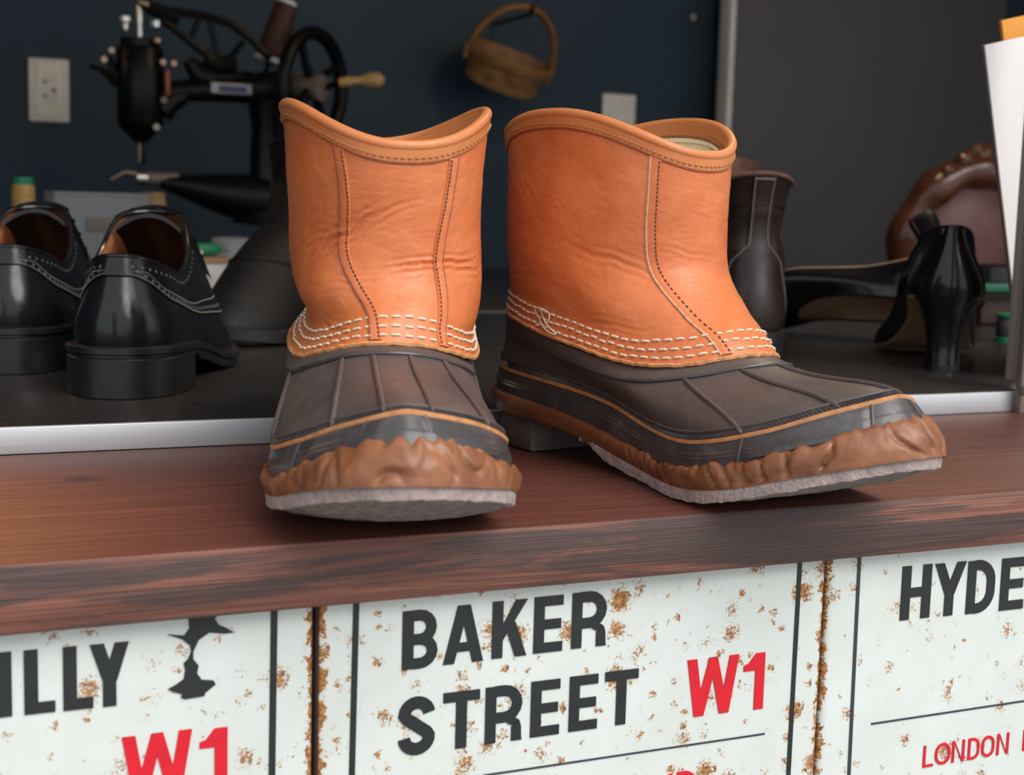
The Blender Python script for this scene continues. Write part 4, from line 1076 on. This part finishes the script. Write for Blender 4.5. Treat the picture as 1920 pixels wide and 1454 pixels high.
cyl('needle_bar', lm(268, 260), lm(268, 308), L2(6), M['iron'], head); cyl('needle', lm(262, 266), lm(262, 306), L2(2.5), M['brass'], head)
def screw(a, b, r, m=M['steel']): cyl('thumb_screw', a, b, r, m, head, 12)
screw(lm(231, 44, -.02), lm(231, 62, -.02), L2(6)); screw(lm(231, 34, -.02), lm(231, 44, -.02), L2(12)); screw(lm(288, 42, -.02), lm(288, 54, -.02), L2(9)); screw(lm(288, 76, -.03), lm(288, 84, -.03), L2(9), M['brass'])
for x, y, mm in ((298, 120, 'brass'), (318, 122, 'brass'), (300, 190, 'alu_dark'), (286, 240, 'alu_gray'), (203, 98, 'brass'), (189, 115, 'brass')):
    q = lm(x, y); screw(q+np.array([0, -L2(44), 0]), q+np.array([0, -L2(30), 0]), L2(6), M[mm])
cyl('tension_post', lm(306, 135, -.03), lm(307, 182, -.03), L2(6), M['copper'], head)
v, f = tube([lm(168, 124), lm(190, 130), lm(215, 152), lm(240, 165)], [L2(4), L2(6), L2(9), L2(10)], 8); obj('thread_lever', v, f, M['iron'], head)
v, f = tube([lm(202, 102), lm(215, 135), lm(236, 155)], [L2(5), L2(9), L2(12)], 8); obj('lever_bracket', v, f, M['iron'], head)
# horizontal arm, pillar, base, lower horn
v, f = tube([lm(300, 178), lm(340, 170), lm(420, 168), lm(480, 166), lm(540, 165)], [L2(24), L2(20), L2(24), L2(30), L2(36)], 16); obj('arm', v, f, M['iron'], sm)
v, f = tube([lm(300, 205), lm(320, 188), lm(345, 178)], [L2(30), L2(24), L2(18)], 14); obj('arm_gusset', v, f, M['iron'], sm)
v, f = tube([lm(352, 112), lm(372, 140), lm(400, 150)], [L2(12), L2(22), L2(24)], 12); obj('arm_bracket', v, f, M['iron'], sm)
v, f = tube([lm(400, 145), lm(470, 150)], [L2(14), L2(16)], 12); obj('top_bar', v, f, M['iron'], sm)
base_z = 0.0
pil = [lm(505, 190), lm(500, 240), lm(497, 320), lm(495, 380), lm(490, 425)]
v, f = tube(pil, [L2(44), L2(30), L2(30), L2(36), L2(60)], 18); obj('pillar', v, f, M['iron'], sm)
v, f = lathe([(L2(150), 0.0), (L2(150), .010), (L2(120), .018), (L2(60), .026)], 32); obj('base_plate', v, f, M['iron'], sm)
v, f = tube([lm(495, 375), lm(420, 365), lm(350, 350), lm(300, 340)], [L2(52), L2(40), L2(24), L2(12)], 14); horn = obj('horn_arm', v, f, M['iron'], sm)
cyl('horn_sleeve', lm(335, 336), lm(272, 334), L2(12), M['alu_dark'], horn); cyl('horn_tip', lm(276, 334), lm(255, 333), L2(13), M['steel'], horn)
v, f = tube([lm(258, 326), lm(235, 322), lm(208, 336)], [L2(3), L2(3), L2(2)], 6); obj('thread_guide', v, f, M['brass'], horn)
# lattice lever over the arm
def bar(name, pts, r): v, f = tube([lm(*p, -.004) for p in pts], r, 8); return obj(name, v, f, M['iron'], sm)
bar('lever_top', [(268, 12), (310, 20), (380, 30), (430, 44), (470, 74), (505, 112)], L2(8))
bar('lever_bottom', [(300, 35), (340, 65), (375, 95), (400, 112), (440, 112)], L2(8))
bar('lever_head', [(276, 14), (300, 22), (335, 36)], L2(13))
for p in ([(372, 36), (355, 78)], [(392, 40), (408, 108)], [(455, 78), (428, 112)]): bar('lever_strut', p, L2(6))
bar('lever_foot', [(385, 108), (405, 122), (440, 116)], L2(16))
# badge
bd0 = box('badge', lm(428, 168)+np.array([0, -L2(27), 0]), (L2(78), .003, L2(20)), M['badge'], sm, .0012)
box('badge_field', lm(430, 169)+np.array([0, -L2(27)-.0016, 0]), (L2(52), .002, L2(12)), M['badgeblue'], bd0, .0006)
# hand wheel: ring in a plane turned towards the viewer
wc = lm(580, 166, -.02); RW = L2(103)
ax = Vector((.66, -.75, -.04)).normalized(); e1 = Vector((0, 0, 1)); e1 = (e1-ax*e1.dot(ax)).normalized(); e2 = ax.cross(e1)
def wp(r, a, d=0.0): q = Vector(tuple(wc))+(e1*math.cos(a)+e2*math.sin(a))*r+ax*d; return np.array(q)
v, f = tube([wp(RW, 2*PI*i/48) for i in range(48)], L2(14), 12, True); hw = obj('hand_wheel', v, f, M['iron'], sm)
for i in range(4):
    a = .5+i*PI/2; v, f = tube([wp(L2(20), a), wp(RW*.5, a+.12), wp(RW, a)], [L2(11), L2(8), L2(9)], 8); obj('spoke', v, f, M['iron'], hw)
v, f = tube([wp(0, 0, -.03), wp(0, 0, .016)], L2(26), 20); obj('hub', v, f, M['alu_dark'], hw)
kx = lm(632, 158, -.05)
v, f = tube([lm(618, 160, -.05), lm(634, 157, -.055), lm(646, 156, -.058), lm(656, 156, -.06), lm(668, 156, -.064), lm(684, 156, -.068), lm(692, 156, -.07)], [L2(9), L2(10), L2(7), L2(9), L2(15), L2(15), L2(6)], 16); obj('knob', v, f, M['knobwood'], hw)
v, f = tube([wp(RW*.42, -PI/2*1.02, 0), lm(606, 163, -.035), lm(622, 160, -.05)], L2(6), 8); obj('knob_arm', v, f, M['iron'], hw)
# spool of brown thread on its pin (leaning)
def spool(name, label, a, b, r0, r1, mthread, mcap, mbase, rcap, tilt_org=None, group=None):
    a, b = np.array(a), np.array(b); t = thing(name, label, 'thread spool', a, group=group)
    d = b-a; v, f = tube([d*.06, d*.10, d*.9, d*.94], [r0*.9, r0, r1, r1*.9], 20); obj('thread', v, f, mthread, t)
    v, f = tube([d*.92, d*.94, d*.995, d], [rcap*.95, rcap, rcap, rcap*.8], 18); obj('top_cap', v, f, mcap, t)
    v, f = tube([d*0, d*.01, d*.07, d*.08], [r0*.95, r0*1.02, r0*1.02, r0*.9], 18); obj('base_cap', v, f, mbase, t)
    return t
spool('thread_spool', 'tall spool of dark brown thread tilted on the sewing machine', mp(503, 118, MY+.055), mp(539, 2, MY+.055), L2(30), L2(24), M['brownthread'], M['whiteplastic'], M['whiteplastic'], L2(20))
# a thread pin carries the leaning spool
v, f = tube([lm(498, 170), lm(499, 150, .03), pt(502, 124, MY+.055)-org, pt(503, 118.6, MY+.055)-org], L2(5), 8); obj('spool_pin', v, f, M['iron'], sm)

# ------------------------------------------------------------------ things on the bench
def on_bench(px, py, z=RH): return ptz(px, py, z)
c = pt(44, 375, 1.20); top = pt(44, 332, 1.20); r = abs(pt(68, 375, 1.20)[0]-pt(22, 375, 1.20)[0])/2
spool('thread_spool', 'spool of golden thread with green top standing left of the plastic box', (c[0], 1.20, RH), (c[0], 1.20, top[2]), r, r*.96, M['goldthread'], M['greenplastic'], M['whiteplastic'], r*.85)
a, b = pt(262, 360, 1.36), pt(312, 360, 1.36); r = (b[0]-a[0])/2
spool('thread_spool', 'dull tan thread spool standing behind the plastic box', ((a[0]+b[0])/2, 1.36, RH), ((a[0]+b[0])/2, 1.36, a[2]), r, r*.97, M['cork'], M['cork'], M['whiteplastic'], r*.9)
a, b = pt(93, 362, 1.22), pt(265, 364, 1.22); w = b[0]-a[0]
tb = thing('plastic_box', 'translucent plastic storage box behind the black brogues', 'box', ((a[0]+b[0])/2, 1.22, RH)); hz = a[2]-RH
for nm, cc, ss in (('side_panel', (0, -.05, hz/2), (w, .003, hz)), ('side_panel', (0, .05, hz/2), (w, .003, hz)), ('end_panel', (-w/2, 0, hz/2), (.003, .10, hz)), ('end_panel', (w/2, 0, hz/2), (.003, .10, hz)), ('bottom_panel', (0, 0, .0015), (w, .10, .003))): box(nm, cc, ss, M['frosted'], tb, .0006)
v, f = tube([(-w/2, -.052, hz), (w/2, -.052, hz), (w/2, .052, hz), (-w/2, .052, hz)], .0025, 6, True); obj('rim', v, f, M['frosted'], tb)
box('paper_label', (0, -.0525, hz-.035), (w*.36, .0008, .016), M['cardedge'], tb, .0002)
a, b = pt(322, 492, 1.18), pt(430, 492, 1.18)
cb = thing('carton', 'white cardboard carton between the brogues and the black ankle boot', 'box', ((a[0]+b[0])/2, 1.20, RH)); hz = a[2]-RH
box('carton_body', (0, 0, hz/2), (b[0]-a[0], .09, hz), M['carton'], cb, .001); box('carton_lid', (0, 0, hz+.003), ((b[0]-a[0])*1.02, .094, .006), M['kraft'], cb, .001)
q = pt(436, 482, 1.34); qt = pt(436, 446, 1.34); w = pt(472, 470, 1.34)[0]-pt(400, 470, 1.34)[0]
cc = thing('clear_container', 'clear plastic tub on the bench behind the white carton', 'container', (q[0], 1.34, RH)); hz = qt[2]-RH
v, f = lathe([(w*.44, 0), (w*.48, .002), (w*.5, hz*.9), (w*.47, hz*.9), (w*.44, .004)], 28); obj('tub', v, f, M['clear'], cc)
v, f = lathe([(w*.53, hz*.88), (w*.53, hz), (w*.2, hz+.001), (0, hz+.001)], 28); obj('tub_lid', v, f, M['clear'], cc)
for i, (x, y, Y, lab) in enumerate(((392, 476, 1.22, 'rounded green tool handle lying on the white carton'), (332, 472, 1.17, 'small green tool handle at the left end of the white carton'))):
    q = pt(x, y, Y); zt = pt(322, 492, 1.18)[2]+.006
    t = thing('tool', lab, 'tool', (q[0], Y, zt+.0085), (0, 0, RAD(25-40*i)))
    v, f = tube([(-.020, 0, 0), (-.016, 0, 0), (.004, 0, 0), (.012, 0, 0), (.016, 0, 0)], [.006, .0085, .0080, .0055, .004], 14); obj('handle', v, f, M['greenplastic'], t)
    v, f = tube([(.015, 0, 0), (.030, 0, -.002)], [.002, .001], 8); obj('shank', v, f, M['steel'], t)

# ------------------------------------------------------------------ right-hand corner: chair, glass shelf, cards
cy = 1.12
cc0 = pt(1815, 470, cy); RX = (pt(1815, 470, cy)[0]-pt(1700, 470, cy)[0]); RZ = abs(pt(1815, 320, cy)[2]-pt(1815, 470, cy)[2])
ch = thing('carved_chair', 'carved dark wood chair with oval reddish leather back', 'chair', (cc0[0], cy, ZF)); h0 = cc0[2]-ZF
v, f = tube([(RX*.94*math.cos(a), .015*math.cos(2*a), h0+RZ*math.sin(a)) for a in np.linspace(0, 2*PI, 60, endpoint=False)], [.026+.003*math.sin(a*9) for a in np.linspace(0, 2*PI, 60, endpoint=False)], 12, True); fr = obj('oval_frame', v, f, M['chairwood'], ch)
v, f = loft([[(RX*.86*r*math.cos(a), yy, h0+RZ*.90*r*math.sin(a)) for a in np.linspace(0, 2*PI, 40, endpoint=False)] for r, yy in ((1, .012), (1, -.006), (.85, -.022), (.5, -.032), (.15, -.035))], True, True, True); obj('back_pad', v, f, M['chairleather'], ch)
for i, (dx, dz, rr) in enumerate(((0, 1.10, .030), (.30, 1.07, .024), (-.30, 1.07, .024), (.55, .93, .020), (-.55, .93, .020), (.12, 1.20, .020), (-.12, 1.20, .020))):
    v, f = tube([(RX*dx+rr*.5*math.cos(t)*(1-t/14), -.012-.012*math.sin(t*.7), h0+RZ*dz+rr*.5*math.sin(t)*(1-t/14)) for t in np.linspace(0, 9, 26)], list(np.linspace(rr*.42, rr*.25, 26)), 8); obj('carved_scroll', v, f, M['chairwood'], fr)
for sx in (-1, 1):
    v, f = tube([(sx*RX*.55, .01, h0-RZ*.80), (sx*RX*.62, .0, h0-RZ*1.3), (sx*RX*.70, -.01, .46)], [.02, .017, .022], 10); obj('back_post', v, f, M['chairwood'], ch)
    for yy in (.02, .40):
        v, f = tube([(sx*.20, yy, .42), (sx*.205, yy-.01, .2), (sx*.195, yy, 0)], [.026, .02, .016], 10); obj('leg', v, f, M['chairwood'], ch)
v, f = loft([[(.235*math.copysign(abs(math.cos(a))**.6, math.cos(a))*r, -.0+.21+.23*math.copysign(abs(math.sin(a))**.6, math.sin(a))*r, z) for a in np.linspace(0, 2*PI, 36, endpoint=False)] for r, z in ((.97, .40), (1, .42), (1, .445), (.94, .47), (.6, .485), (.1, .49))], True, True, True); obj('seat', v, f, M['chairleather'], ch)

gy = .74
ge = pt(1838, 545, gy); gx0 = pt(1830, 540, gy)[0]; gz = ge[2]
rb = thing('shoe_box', 'dark red box under the green glass plate at the right', 'box', (gx0+.16, gy+.07, RH))
box('box_body', (0, 0, (gz-RH)/2-.004), (.28, .12, gz-RH-.012), M['redbox'], rb, .001); box('box_lid', (0, 0, gz-RH-.006), (.286, .126, .012), M['redbox'], rb, .001)
gp = thing('glass_plate', 'green-edged glass plate lying on the dark red box', 'glass', (gx0+.15, gy+.06, gz)); box('pane', (0, 0, .004), (.31, .15, .008), M['glass'], gp, .0012)
tin = thing('polish_tin', 'flat glossy black tin on the green-edged glass plate', 'tin', (pt(1878, 520, gy)[0]+.02, gy+.05, gz+.008))
v, f = lathe([(.040, 0), (.042, .002), (.042, .012)], 32); obj('tin_body', v, f, M['patent'], tin)
v, f = lathe([(.0435, .010), (.0435, .019), (.040, .021), (0, .021)], 32); obj('tin_lid', v, f, M['patent'], tin)
q = ptz(1882, 640, RH); tr = thing('thread_reel', 'small green reel on the counter beside the window post', 'reel', (q[0]+.004, q[1], RH))
v, f = lathe([(.013, 0), (.013, .003), (.010, .004), (.010, .024), (.013, .025), (.013, .028)], 24); obj('reel_body', v, f, M['greenplastic'], tr)
v, f = lathe([(.0105, .005), (.0118, .008), (.0118, .020), (.0105, .023)], 24); obj('reel_thread', v, f, M['blackthread'], tr)

def leaning(name, label, cat, top, bot, width, m, thick, Y, medge):
    """a board leaning in the right jamb; top and bottom of its left edge"""
    A, B = pt(*top, Y), pt(*bot, Y); d = (A-B); d[1] = 0; L = np.linalg.norm(d); d = d/L; tt = (B[2]-RH)/d[2]; foot = B-d*tt; L = np.linalg.norm(A-foot)
    t = thing(name, label, cat, (foot[0], Y, RH), (0, math.atan2(d[0], d[2]), 0))
    v, f = boxm((width/2, thick/2, L/2), (width, thick, L), .0004); o = obj('board', v, f, m, t, 30)
    v, f = boxm((-.0003, thick/2, L/2), (.0012, thick*1.05, L), .0002); obj('board_edge', v, f, medge, t, 30)
    return t
leaning('white_card', 'tilted white card leaning behind the window post', 'card', (1846, 85), (1893, 490), .20, M['white'], .003, .300, M['cardedge'])
leaning('orange_card', 'orange card peeping out above the white card', 'card', (1880, 38), (1925, 430), .16, M['orange'], .003, .315, M['orange'])
